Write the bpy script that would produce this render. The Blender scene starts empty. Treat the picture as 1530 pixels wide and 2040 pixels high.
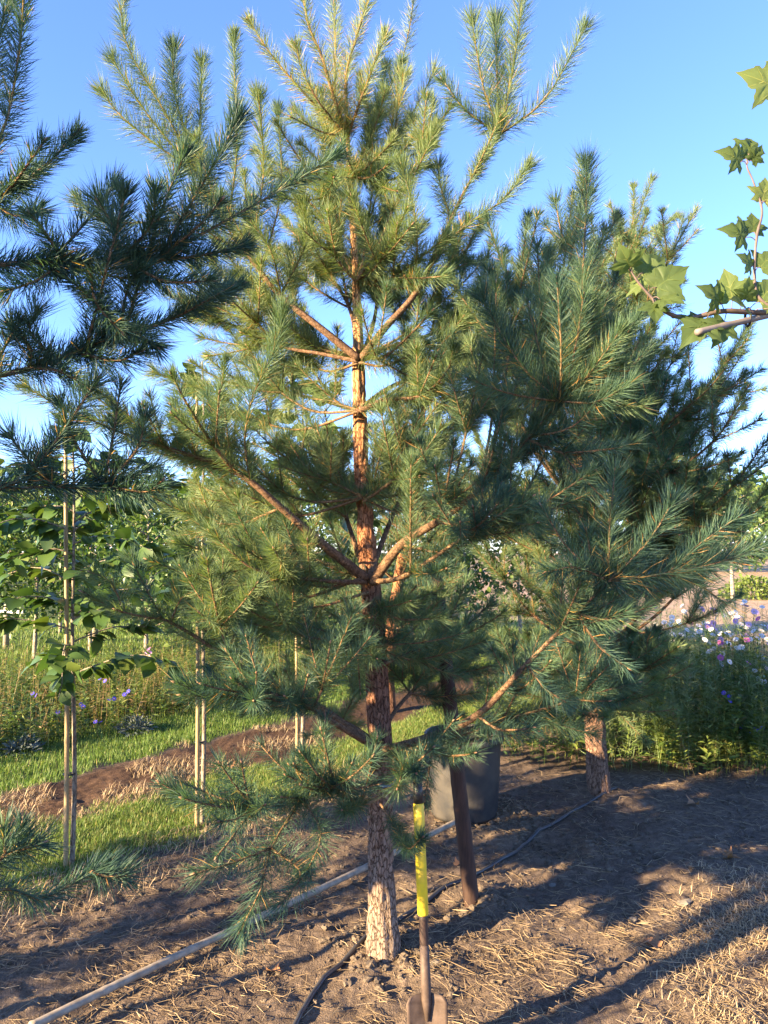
import bpy, math, random
import numpy as np
from mathutils import Vector

R = math.radians
sc = bpy.context.scene
COL = sc.collection
rng = np.random.default_rng(7)

# ------------------------------------------------------------------ camera
F, PW, PH = 1500.0, 1530.0, 2040.0
EYE = 1.6
PITCH = math.atan(80 / F)
cam = bpy.data.cameras.new('camera')
cam.sensor_fit = 'VERTICAL'
cam.sensor_height = 36.0
cam.lens = 36.0 * F / PH
cam.clip_start = 0.05
cam.clip_end = 3000
camo = bpy.data.objects.new('camera', cam)
camo.location = (0, 0, EYE)
camo.rotation_euler = (R(90) + PITCH, 0, 0)
COL.objects.link(camo)
sc.camera = camo

# ------------------------------------------------------------------ sky, sun, exposure
SUN_EL = R(16)
SUN_H = np.array([0.85, 0.53]); SUN_H /= np.linalg.norm(SUN_H)   # way the light travels over the ground
w = bpy.data.worlds.new('World'); sc.world = w; w.use_nodes = True
wn = w.node_tree.nodes; wl = w.node_tree.links
sky = wn.new('ShaderNodeTexSky'); sky.sky_type = 'NISHITA'; sky.sun_disc = False
sky.sun_elevation = SUN_EL
sky.sun_rotation = math.atan2(-SUN_H[0], -SUN_H[1]) % (2 * math.pi)
sky.air_density = 0.9; sky.dust_density = 0.0; sky.ozone_density = 5.0
skm = wn.new('ShaderNodeMix'); skm.data_type = 'RGBA'; skm.blend_type = 'MULTIPLY'; skm.inputs[0].default_value = 1.0
skm.inputs[7].default_value = (1.0, .89, 1.03, 1)
wl.new(sky.outputs[0], skm.inputs[6]); wl.new(skm.outputs[2], wn['Background'].inputs[0])
wn['Background'].inputs[1].default_value = 0.09
sl = bpy.data.lights.new('sun', 'SUN'); sl.energy = 4.7; sl.angle = R(0.5); sl.color = (1.0, 0.75, 0.43)
so = bpy.data.objects.new('sun', sl); COL.objects.link(so)
so.rotation_euler = Vector((SUN_H[0] * math.cos(SUN_EL), SUN_H[1] * math.cos(SUN_EL), -math.sin(SUN_EL))).to_track_quat('-Z', 'Y').to_euler()
so.location = (-8, -4, 8)
vs = sc.view_settings
vs.view_transform = 'Standard'; vs.look = 'None'; vs.gamma = 1.0; vs.use_curve_mapping = False
vs.exposure = 2.75
sc.cycles.max_bounces = 6; sc.cycles.diffuse_bounces = 3; sc.cycles.transmission_bounces = 3
sc.cycles.transparent_max_bounces = 4

# ------------------------------------------------------------------ maths helpers
def P(px, py, d):
    """the world point seen at photo pixel (px, py), d metres in front of the camera"""
    u = (px - PW / 2) / F; v = (PH / 2 - py) / F
    s = d / (math.cos(PITCH) - v * math.sin(PITCH))
    return np.array([u * s, d, EYE + s * (math.sin(PITCH) + v * math.cos(PITCH))])
def G(px, py):
    u = (px - PW / 2) / F; v = (PH / 2 - py) / F
    dz = math.sin(PITCH) + v * math.cos(PITCH)
    s = -EYE / dz
    return np.array([u * s, s * (math.cos(PITCH) - v * math.sin(PITCH)), 0.0])
def unit(v):
    v = np.asarray(v, float)
    return v / max(np.linalg.norm(v), 1e-9)
def hash3(i, j, k):
    n = (i * 374761393 + j * 668265263 + k * 1274126177) & 0xffffffff
    n = ((n ^ (n >> 13)) * 1274126177) & 0xffffffff
    n = n ^ (n >> 16)
    return (n & 0xffff) / 65535.0
def vnoise(x, y, z=None):
    x = np.asarray(x, float); y = np.asarray(y, float)
    z = np.zeros_like(x) if z is None else np.asarray(z, float)
    xi = np.floor(x).astype(np.int64); yi = np.floor(y).astype(np.int64); zi = np.floor(z).astype(np.int64)
    fx = x - xi; fy = y - yi; fz = z - zi
    fx = fx * fx * (3 - 2 * fx); fy = fy * fy * (3 - 2 * fy); fz = fz * fz * (3 - 2 * fz)
    r = 0
    for a in (0, 1):
        for b in (0, 1):
            for c in (0, 1):
                wgt = (fx if a else 1 - fx) * (fy if b else 1 - fy) * (fz if c else 1 - fz)
                r = r + wgt * hash3(xi + a, yi + b, zi + c)
    return r * 2 - 1
def fbm(x, y, z=None, oct=4):
    r = 0; a = 0.5; f = 1.0
    for o in range(oct):
        r = r + a * vnoise(np.asarray(x) * f + 17.3 * o, np.asarray(y) * f - 9.1 * o, None if z is None else np.asarray(z) * f + 3.7 * o)
        a *= 0.5; f *= 2.03
    return r
def sstep(a, b, x):
    t = np.clip((np.asarray(x, float) - a) / (b - a), 0, 1)
    return t * t * (3 - 2 * t)
def catmull(pts, n):
    pts = np.asarray(pts, float)
    if len(pts) == 2:
        t = np.linspace(0, 1, n)[:, None]
        return pts[0] * (1 - t) + pts[1] * t
    q = np.vstack([2 * pts[0] - pts[1], pts, 2 * pts[-1] - pts[-2]])
    m = len(pts) - 1
    u = np.linspace(0, m, n); i = np.minimum(u.astype(int), m - 1); t = (u - i)[:, None]
    p0, p1, p2, p3 = q[i], q[i + 1], q[i + 2], q[i + 3]
    return 0.5 * (2 * p1 + (p2 - p0) * t + (2 * p0 - 5 * p1 + 4 * p2 - p3) * t * t + (3 * p1 - p0 - 3 * p2 + p3) * t ** 3)
def resample(pts, n):
    seg = np.linalg.norm(np.diff(pts, axis=0), axis=1); s = np.concatenate([[0], np.cumsum(seg)])
    q = np.linspace(0, s[-1], n)
    return np.stack([np.interp(q, s, pts[:, k]) for k in range(3)], 1), s[-1]
def frames(pts):
    T = np.gradient(pts, axis=0); T /= np.maximum(np.linalg.norm(T, axis=1, keepdims=True), 1e-9)
    a = np.array([0, 0, 1.0]) if abs(T[0][2]) < 0.9 else np.array([1.0, 0, 0])
    n = unit(np.cross(T[0], a)); N = [n]
    for k in range(1, len(pts)):
        n = n - T[k] * np.dot(n, T[k]); n = unit(n); N.append(n)
    N = np.array(N)
    return T, N, np.cross(T, N)

# ------------------------------------------------------------------ mesh builder
class MB:
    def __init__(s):
        s.V = []; s.C = []; s.F = {}; s.n = 0; s.M = {}
    def add(s, V, faces, c=0.5, mi=0):
        V = np.asarray(V, float)
        s.V.append(V)
        s.C.append(np.broadcast_to(np.asarray(c, float), (len(V),)))
        for f in faces:
            f = np.asarray(f)
            if f.size == 0: continue
            s.F.setdefault((f.shape[1], mi), []).append(f + s.n)
        s.n += len(V)
    def build(s, name, mats, parent=None, smooth=True, origin=None):
        me = bpy.data.meshes.new(name)
        V = np.concatenate(s.V) if s.V else np.zeros((0, 3))
        off = np.zeros(3)
        if parent is not None and parent.get('_o') is not None:
            off = np.array(parent['_o'])
        elif origin is not None:
            off = np.asarray(origin, float)
        V = V - off
        me.vertices.add(len(V)); me.vertices.foreach_set('co', V.astype(np.float32).ravel())
        loops = []; tot = []; mi = []
        for (k, m), fl in s.F.items():
            f = np.concatenate(fl); loops.append(f.ravel()); tot.append(np.full(len(f), k)); mi.append(np.full(len(f), m))
        loops = np.concatenate(loops); tot = np.concatenate(tot); mi = np.concatenate(mi)
        me.loops.add(len(loops)); me.loops.foreach_set('vertex_index', loops.astype(np.int32))
        me.polygons.add(len(tot))
        st = np.concatenate([[0], np.cumsum(tot)[:-1]])
        me.polygons.foreach_set('loop_start', st.astype(np.int32))
        me.polygons.foreach_set('loop_total', tot.astype(np.int32))
        if not isinstance(mats, (list, tuple)): mats = [mats]
        for m in mats: me.materials.append(m)
        me.polygons.foreach_set('material_index', mi.astype(np.int32))
        me.polygons.foreach_set('use_smooth', np.full(len(tot), smooth))
        at = me.attributes.new('tint', 'FLOAT', 'POINT')
        at.data.foreach_set('value', np.concatenate(s.C).astype(np.float32))
        me.update(); me.validate()
        o = bpy.data.objects.new(name, me); COL.objects.link(o)
        if parent is not None:
            o.parent = parent
            o['_o'] = [float(x) for x in off]
        elif origin is not None:
            o.location = off; o['_o'] = [float(x) for x in off]
        return o
    def tube(s, pts, rad, n=6, c=0.5, cap=True, mi=0, rough=0.0):
        pts = np.asarray(pts, float); m = len(pts)
        rad = np.broadcast_to(np.asarray(rad, float), (m,))
        T, N, B = frames(pts)
        a = np.linspace(0, 2 * math.pi, n, endpoint=False)
        ring = (np.cos(a)[None, :, None] * N[:, None, :] + np.sin(a)[None, :, None] * B[:, None, :])
        V = pts[:, None, :] + ring * rad[:, None, None]
        V = V.reshape(-1, 3)
        if rough:
            V += (ring.reshape(-1, 3)) * (fbm(V[:, 0] * 60, V[:, 1] * 60, V[:, 2] * 30) * rough)[:, None]
        i = np.arange(m - 1)[:, None] * n; j = np.arange(n)[None, :]; j2 = (j + 1) % n
        f = np.stack([i + j, i + j2, i + n + j2, i + n + j], -1).reshape(-1, 4)
        fs = [f]
        if cap:
            V = np.vstack([V, pts[0] - T[0] * rad[0] * 0.1, pts[-1] + T[-1] * rad[-1] * 0.1])
            k = np.arange(n); k2 = (k + 1) % n
            fs.append(np.stack([np.full(n, m * n), k2, k], 1))
            fs.append(np.stack([np.full(n, m * n + 1), (m - 1) * n + k, (m - 1) * n + k2], 1))
        s.add(V, fs, c, mi)
    def lathe(s, prof, n=40, c=0.5, centre=(0, 0, 0), mi=0):
        prof = np.asarray(prof, float); m = len(prof)
        a = np.linspace(0, 2 * math.pi, n, endpoint=False)
        V = np.stack([prof[:, 0][:, None] * np.cos(a), prof[:, 0][:, None] * np.sin(a), np.repeat(prof[:, 1][:, None], n, 1)], -1).reshape(-1, 3) + np.asarray(centre)
        i = np.arange(m - 1)[:, None] * n; j = np.arange(n)[None, :]; j2 = (j + 1) % n
        f = np.stack([i + j, i + j2, i + n + j2, i + n + j], -1).reshape(-1, 4)
        s.add(V, [f], c, mi)
    def place(s, TV, TF, pos, X, Y, Z, size, c=0.5, tc=None, mi=0):
        """copies of a template (leaf, clod) at many positions; X,Y,Z are the template's axes, one row each"""
        n = len(pos); k = len(TV)
        size = np.broadcast_to(np.asarray(size, float), (n,))
        V = pos[:, None, :] + size[:, None, None] * (TV[None, :, 0:1] * X[:, None, :] + TV[None, :, 1:2] * Y[:, None, :] + TV[None, :, 2:3] * Z[:, None, :])
        fs = [(f[None] + (np.arange(n) * k)[:, None, None]).reshape(-1, f.shape[1]) for f in TF]
        cc = np.repeat(np.broadcast_to(np.asarray(c, float), (n,)), k)
        if tc is not None: cc = cc + np.tile(tc, n)
        s.add(V.reshape(-1, 3), fs, cc, mi)

def tag(o, label=None, cat=None, group=None, kind=None):
    if label: o['label'] = label
    if cat: o['category'] = cat
    if group: o['group'] = group
    if kind: o['kind'] = kind
    return o
def thing(name, loc, label, cat, group=None):
    o = bpy.data.objects.new(name, None); COL.objects.link(o)
    o.location = loc; o.empty_display_size = 0.1
    o['_o'] = [float(x) for x in loc]
    return tag(o, label, cat, group)
def copy_tree(o, parent=None):
    c = o.copy(); COL.objects.link(c); c.parent = parent
    for ch in list(o.children): copy_tree(ch, c)
    return c

# ------------------------------------------------------------------ materials
def mat(name):
    m = bpy.data.materials.new(name); m.use_nodes = True
    nt = m.node_tree; b = nt.nodes['Principled BSDF']
    return m, nt, b
def node(nt, t, **kw):
    n = nt.nodes.new(t)
    for k, v in kw.items():
        if k in ('operation', 'blend_type', 'data_type', 'attribute_name', 'feature', 'distance'): setattr(n, k, v)
        else: n.inputs[k].default_value = v
    return n
def ramp(nt, stops, fac, interp='LINEAR'):
    r = nt.nodes.new('ShaderNodeValToRGB'); e = r.color_ramp.elements; r.color_ramp.interpolation = interp
    while len(e) > 1: e.remove(e[0])
    e[0].position = stops[0][0]; e[0].color = (*stops[0][1], 1)
    for p, c in stops[1:]:
        x = e.new(p); x.color = (*c, 1)
    nt.links.new(fac, r.inputs[0])
    return r.outputs[0]
def noise(nt, scale, detail=4, rough=0.55, vec=None):
    n = node(nt, 'ShaderNodeTexNoise', Scale=scale, Detail=detail, Roughness=rough)
    if vec is not None: nt.links.new(vec, n.inputs['Vector'])
    return n.outputs[0]
def coord(nt, scale=(1, 1, 1)):
    t = nt.nodes.new('ShaderNodeTexCoord'); m = nt.nodes.new('ShaderNodeMapping'); m.inputs['Scale'].default_value = scale
    nt.links.new(t.outputs['Object'], m.inputs['Vector']); return m.outputs[0]
def bump(nt, b, h, strength=0.5, dist=0.01):
    n = nt.nodes.new('ShaderNodeBump'); n.inputs['Strength'].default_value = strength; n.inputs['Distance'].default_value = dist
    nt.links.new(h, n.inputs['Height']); nt.links.new(n.outputs[0], b.inputs['Normal'])
def mixc(nt, a, bb, fac, mode='MIX'):
    n = nt.nodes.new('ShaderNodeMix'); n.data_type = 'RGBA'; n.blend_type = mode
    for s, v in ((n.inputs[6], a), (n.inputs[7], bb)):
        if isinstance(v, tuple): s.default_value = (*v, 1)
        else: nt.links.new(v, s)
    if isinstance(fac, float): n.inputs[0].default_value = fac
    else: nt.links.new(fac, n.inputs[0])
    return n.outputs[2]
def attr(nt, name='tint'):
    a = nt.nodes.new('ShaderNodeAttribute'); a.attribute_name = name; return a

def leafy(name, stops, rough=0.45, trans=0.25, spec=0.4, tgain=(1.1, 1.2, 0.5)):
    m, nt, b = mat(name)
    c = ramp(nt, stops, attr(nt).outputs['Fac'])
    nt.links.new(c, b.inputs['Base Color']); b.inputs['Roughness'].default_value = rough
    b.inputs['Specular IOR Level'].default_value = spec
    if trans:
        t = nt.nodes.new('ShaderNodeBsdfTranslucent')
        nt.links.new(mixc(nt, c, tgain, 1.0, 'MULTIPLY'), t.inputs[0])
        mx = nt.nodes.new('ShaderNodeMixShader'); mx.inputs[0].default_value = trans
        nt.links.new(b.outputs[0], mx.inputs[1]); nt.links.new(t.outputs[0], mx.inputs[2])
        nt.links.new(mx.outputs[0], nt.nodes['Material Output'].inputs[0])
    return m
M = {}
M['needle'] = leafy('pine_needles', [(0, (0.036, 0.078, 0.062)), (.14, (0.062, 0.122, 0.086)), (.3, (0.090, 0.152, 0.088)), (.55, (0.140, 0.192, 0.078)), (.84, (0.238, 0.287, 0.140)), (.9, (0.439, 0.305, 0.098)), (1, (0.439, 0.220, 0.073))], rough=0.5, trans=0.30, spec=0.3, tgain=(1.4, 1.5, .55))  # tint mixes needle colour and age with painted shade (low) and sun (high)
M['leaf'] = leafy('broad_leaves', [(0, (0.037, 0.077, 0.030)), (.5, (0.062, 0.122, 0.033)), (1, (0.144, 0.194, 0.044))], rough=0.42, trans=0.3)
M['plane'] = leafy('plane_leaves', [(0, (0.063, 0.103, 0.037)), (.6, (0.127, 0.172, 0.052)), (1, (0.299, 0.322, 0.115))], rough=0.5, trans=0.5, spec=.3, tgain=(1.9, 1.9, .7))
M['grass'] = leafy('grass_blades', [(0, (0.069, 0.131, 0.030)), (.5, (0.131, 0.219, 0.043)), (.8, (0.213, 0.250, 0.069)), (1, (0.400, 0.312, 0.138))], rough=0.5, trans=0.35)
M['straw'] = leafy('dry_straw', [(0, (0.146, 0.104, 0.063)), (.5, (0.329, 0.238, 0.140)), (1, (0.549, 0.427, 0.268))], rough=0.6, trans=0.1, spec=.25)
M['weed'] = leafy('weed_foliage', [(0, (0.052, 0.094, 0.029)), (.4, (0.091, 0.150, 0.036)), (.7, (0.169, 0.208, 0.046)), (.85, (0.260, 0.195, 0.078)), (1, (0.338, 0.221, 0.104))], rough=0.5, trans=0.35)
M['feather'] = leafy('feathery_foliage', [(0, (.13, .20, .10)), (1, (.24, .30, .13))], rough=0.55, trans=0.35)
M['silver'] = leafy('silver_foliage', [(0, (.06, .08, .075)), (1, (.12, .145, .125))], rough=0.7, trans=0.1)
M['petal'] = leafy('flower_petals', [(0, (.80, .78, .80)), (.25, (.80, .78, .80)), (.3, (.66, .45, .66)), (.42, (.60, .34, .58)), (.55, (.45, .08, .30)), (.6, (.10, .10, .62)), (.75, (.12, .09, .60)), (.8, (.75, .42, .03)), (1, (.80, .50, .04))], rough=0.6, trans=0.3, spec=.2, tgain=(1, 1, 1))

def bark_mat(name, stops, scale=(58, 58, 19), bscale=.012, strength=.9):
    m, nt, b = mat(name)
    v = coord(nt, scale)
    n1 = noise(nt, 1.0, 6, .62, v)
    vo = nt.nodes.new('ShaderNodeTexVoronoi'); vo.feature = 'DISTANCE_TO_EDGE'; vo.inputs['Scale'].default_value = 1.3
    wv = nt.nodes.new('ShaderNodeVectorMath'); wv.operation = 'ADD'
    nv = nt.nodes.new('ShaderNodeTexNoise'); nv.inputs['Scale'].default_value = 1.6; nv.inputs['Detail'].default_value = 3
    nt.links.new(v, nv.inputs['Vector']); nt.links.new(v, wv.inputs[0]); nt.links.new(nv.outputs[1], wv.inputs[1])
    nt.links.new(wv.outputs[0], vo.inputs['Vector'])
    cr = ramp(nt, [(0, (0, 0, 0)), (.10, (1, 1, 1))], vo.outputs[0])
    base = ramp(nt, stops, attr(nt).outputs['Fac'])
    dark = mixc(nt, base, (.42, .37, .34), 1.0, 'MULTIPLY')
    c1 = mixc(nt, dark, base, cr)
    var = ramp(nt, [(.28, (.45, .43, .42)), (.5, (.95, .95, .95)), (.72, (1.5, 1.45, 1.35))], n1)
    c2 = mixc(nt, c1, var, 1.0, 'MULTIPLY')
    nt.links.new(c2, b.inputs['Base Color']); b.inputs['Roughness'].default_value = .85
    b.inputs['Specular IOR Level'].default_value = .15
    hm = nt.nodes.new('ShaderNodeMath'); hm.operation = 'MULTIPLY_ADD'
    nt.links.new(cr, hm.inputs[0]); hm.inputs[1].default_value = .7; nt.links.new(n1, hm.inputs[2])
    bump(nt, b, hm.outputs[0], strength, bscale)
    return m
# tint: 0 grey-brown plated base, .5 red-brown, 1 orange papery upper bark
M['bark'] = bark_mat('pine_bark', [(0, (.26, .195, .15)), (.35, (.20, .10, .065)), (.7, (.43, .19, .09)), (1, (.54, .31, .15))])
M['twig'] = bark_mat('pine_twigs', [(0, (.14, .09, .06)), (.5, (.20, .12, .07)), (1, (.31, .20, .105))], (60, 60, 60), .004, .6)
M['greybark'] = bark_mat('grey_bark', [(0, (.20, .17, .14)), (1, (.36, .31, .25))], (40, 40, 12), .003, .5)
def plain(name, col, rough=.6, var=.25, scale=30, metal=0, spec=.4, bs=0, vscale=(1, 1, 1), col2=None):
    m, nt, b = mat(name)
    v = coord(nt, vscale); n = noise(nt, scale, 5, .6, v)
    c2 = col2 or tuple(x * (1 - var) for x in col)
    c = ramp(nt, [(.35, c2), (.65, col)], n)
    nt.links.new(c, b.inputs['Base Color']); b.inputs['Roughness'].default_value = rough
    b.inputs['Metallic'].default_value = metal; b.inputs['Specular IOR Level'].default_value = spec
    if bs: bump(nt, b, n, .6, bs)
    return m
M['cane'] = plain('bamboo_cane', (.40, .29, .15), .45, .4, 6, vscale=(8, 8, 3), bs=.001)
M['oldcane'] = plain('weathered_bamboo', (.36, .30, .23), .6, .45, 5, vscale=(5, 5, 5), bs=.001)
M['planetwig'] = plain('plane_twig', (.13, .095, .080), .6, .4, 30, col2=(.075, .055, .05), bs=.001)
M['greycane'] = plain('grey_cane', (.20, .175, .16), .6, .45, 8, col2=(.11, .09, .08), bs=.001)
M['rubber'] = plain('black_rubber', (.022, .022, .025), .45, .4, 40)
M['hose'] = plain('drip_hose', (.030, .031, .036), .38, .5, 25, col2=(.06, .055, .05))
M['pot'] = plain('pot_plastic', (.022, .024, .029), .5, .4, 5, col2=(.075, .066, .055), bs=.001)
M['post'] = plain('stained_post', (.060, .030, .020), .75, .5, 5, vscale=(14, 14, 2.2), bs=.003)
M['posttop'] = plain('post_top', (.30, .20, .14), .8, .4, 12)
M['yellow'] = plain('yellow_sleeve', (.76, .55, .02), .42, .18, 22, col2=(.55, .40, .04))
M['black'] = plain('black_sleeve', (.02, .02, .022), .4, .3, 20)
M['shaft'] = plain('worn_shaft', (.055, .032, .024), .6, .5, 9, vscale=(9, 9, 2), bs=.0008)
M['steel'] = plain('rusty_steel', (.115, .080, .062), .65, .5, 22, metal=.2, col2=(.050, .033, .026), bs=.001)
M['blue'] = plain('blue_strap', (.03, .07, .42), .5, .2, 20)
M['stone'] = plain('stone', (.19, .165, .135), .8, .4, 18, bs=.004)
M['white'] = plain('white_paint', (.62, .62, .62), .5, .2, 6)
M['bud'] = plain('bud', (.34, .19, .11), .6, .3, 90)
M['soil_lump'] = plain('soil_lumps', (.15, .118, .088), .95, .4, 20, spec=.1, bs=.006)
M['dryleaf'] = leafy('dry_leaf', [(0, (.28, .13, .06)), (1, (.40, .22, .11))], rough=.7, trans=.2)

# ------------------------------------------------------------------ the ground
ROW = unit([1.42, 1.95, 0])                  # the planting rows run this way
ROWN = np.array([-ROW[1], ROW[0], 0])        # across the rows, towards the left
def rowc(x, y):
    """distance across the rows from the pine row (positive to the left and back)"""
    return x * ROWN[0] + (y - 3.0) * ROWN[1]
HOLE = G(1100, 1680)
def hgt(x, y):
    x = np.asarray(x, float); y = np.asarray(y, float)
    near = 1 - sstep(10, 22, np.hypot(x, y))
    r = rowc(x, y)
    soil = (1 - sstep(1.4, 1.8, r)) + sstep(2.35, 2.5, r) * (1 - sstep(3.2, 3.4, r))
    h = near * (.028 * fbm(x * 1.1, y * 1.1, oct=3) + .02 * fbm(x * 4, y * 4, oct=3) + soil * (.016 * fbm(x * 11, y * 11, oct=4) + .012 * np.abs(fbm(x * 26 + 3, y * 26, oct=3)))) 
    d = np.hypot(x - HOLE[0], (y - HOLE[1]) * 1.2)
    h = h - .07 * np.exp(-(d / .17) ** 2)
    for px, py, a, s in ((1000, 1620, .075, .16), (1180, 1705, .05, .2), (760, 1890, .035, .22), (960, 1800, .045, .16), (1215, 1590, .03, .25), (130, 1765, .03, .2), (1400, 1790, .05, .45)):
        g = G(px, py)
        h = h + a * np.exp(-((x - g[0]) ** 2 + (y - g[1]) ** 2) / s ** 2) * (1 + .5 * fbm(x * 12, y * 12, oct=3))
    return h
def on(p, dz=0.0):
    return np.array([p[0], p[1], float(hgt(p[0], p[1])) + dz])
def axis_pts(a, b, fine, far, growth=1.14):
    c = list(np.arange(a, b, fine)); s = fine
    while c[-1] < far: s *= growth; c.append(c[-1] + s)
    return c
xs = axis_pts(0, 2.6, .0125, 900, 1.11); xs = np.array([-v for v in xs[:0:-1]] + xs)
ys = np.array([-v for v in axis_pts(0, .2, .1, 300, 1.3)[:0:-1]] + list(np.arange(0, 1.8, .1)) + axis_pts(1.8, 5.0, .0125, 1500, 1.045))
XX, YY = np.meshgrid(xs, ys); ZZ = hgt(XX, YY)
rr = rowc(XX, YY) + .12 * fbm(XX * 2.2, YY * 2.2) * 2
grassm = np.maximum(sstep(1.65, 1.85, rr) * (1 - sstep(2.35, 2.55, rr)), sstep(3.25, 3.4, rr))
sandm = sstep(10.5, 13, YY + .6 * XX - 6 + fbm(XX * .3, YY * .3) * 2) * sstep(-1.5, 1.5, XX - .12 * YY)
dirtm = sstep(.1, .5, fbm(XX * .9 + 5, YY * .9) + .15)
stripm = sstep(2.35, 2.6, rr) * (1 - sstep(3.15, 3.35, rr))
g = MB(); nx, ny = len(xs), len(ys)
i = (np.arange(ny - 1)[:, None] * nx + np.arange(nx - 1)[None, :]).ravel()
g.add(np.stack([XX.ravel(), YY.ravel(), ZZ.ravel()], 1), [np.stack([i, i + 1, i + nx + 1, i + nx], 1)], grassm.ravel() * (1 - sandm.ravel()))
m, nt, b = mat('garden_soil')
n_big = noise(nt, 1.3, 5, .6, coord(nt)); n_mid = noise(nt, 22, 6, .65, coord(nt)); n_fine = noise(nt, 150, 4, .6, coord(nt))
soil = ramp(nt, [(.3, (.084, .066, .050)), (.5, (.142, .112, .085)), (.72, (.215, .172, .130))], n_mid)
soil2 = mixc(nt, soil, ramp(nt, [(.35, (.75, .72, .75)), (.65, (1.25, 1.2, 1.15))], n_big), 1.0, 'MULTIPLY')
soil3 = mixc(nt, soil2, ramp(nt, [(.3, (.6, .6, .6)), (.6, (1.15, 1.12, 1.1))], n_fine), 1.0, 'MULTIPLY')
turf = ramp(nt, [(.3, (.035, .055, .016)), (.7, (.08, .105, .03))], n_mid)
soil3 = mixc(nt, soil3, mixc(nt, soil3, (.52, .42, .36), 1.0, 'MULTIPLY'), attr(nt, 'strip_dark').outputs['Fac'])  # darker, browner tone over the bare soil strip
c = mixc(nt, soil3, turf, attr(nt).outputs['Fac'])
sand = ramp(nt, [(.3, (.31, .22, .145)), (.7, (.43, .31, .205))], noise(nt, .8, 6, .6, coord(nt)))
c = mixc(nt, c, sand, attr(nt, 'sand').outputs['Fac'])
nt.links.new(c, b.inputs['Base Color']); b.inputs['Roughness'].default_value = .95; b.inputs['Specular IOR Level'].default_value = .1
ad = nt.nodes.new('ShaderNodeMath'); ad.operation = 'ADD'; nt.links.new(n_mid, ad.inputs[0]); nt.links.new(n_fine, ad.inputs[1])
bump(nt, b, ad.outputs[0], .7, .012)
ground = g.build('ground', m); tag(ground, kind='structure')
at = ground.data.attributes.new('strip_dark', 'FLOAT', 'POINT'); at.data.foreach_set('value', stripm.ravel().astype(np.float32))
at = ground.data.attributes.new('sand', 'FLOAT', 'POINT'); at.data.foreach_set('value', sandm.ravel().astype(np.float32))

# ------------------------------------------------------------------ pines
def perp(d):
    a = np.array([0, 0, 1.0]) if abs(d[2]) < .9 else np.array([1.0, 0, 0])
    u = unit(np.cross(d, a)); return u, np.cross(u, d)

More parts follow.
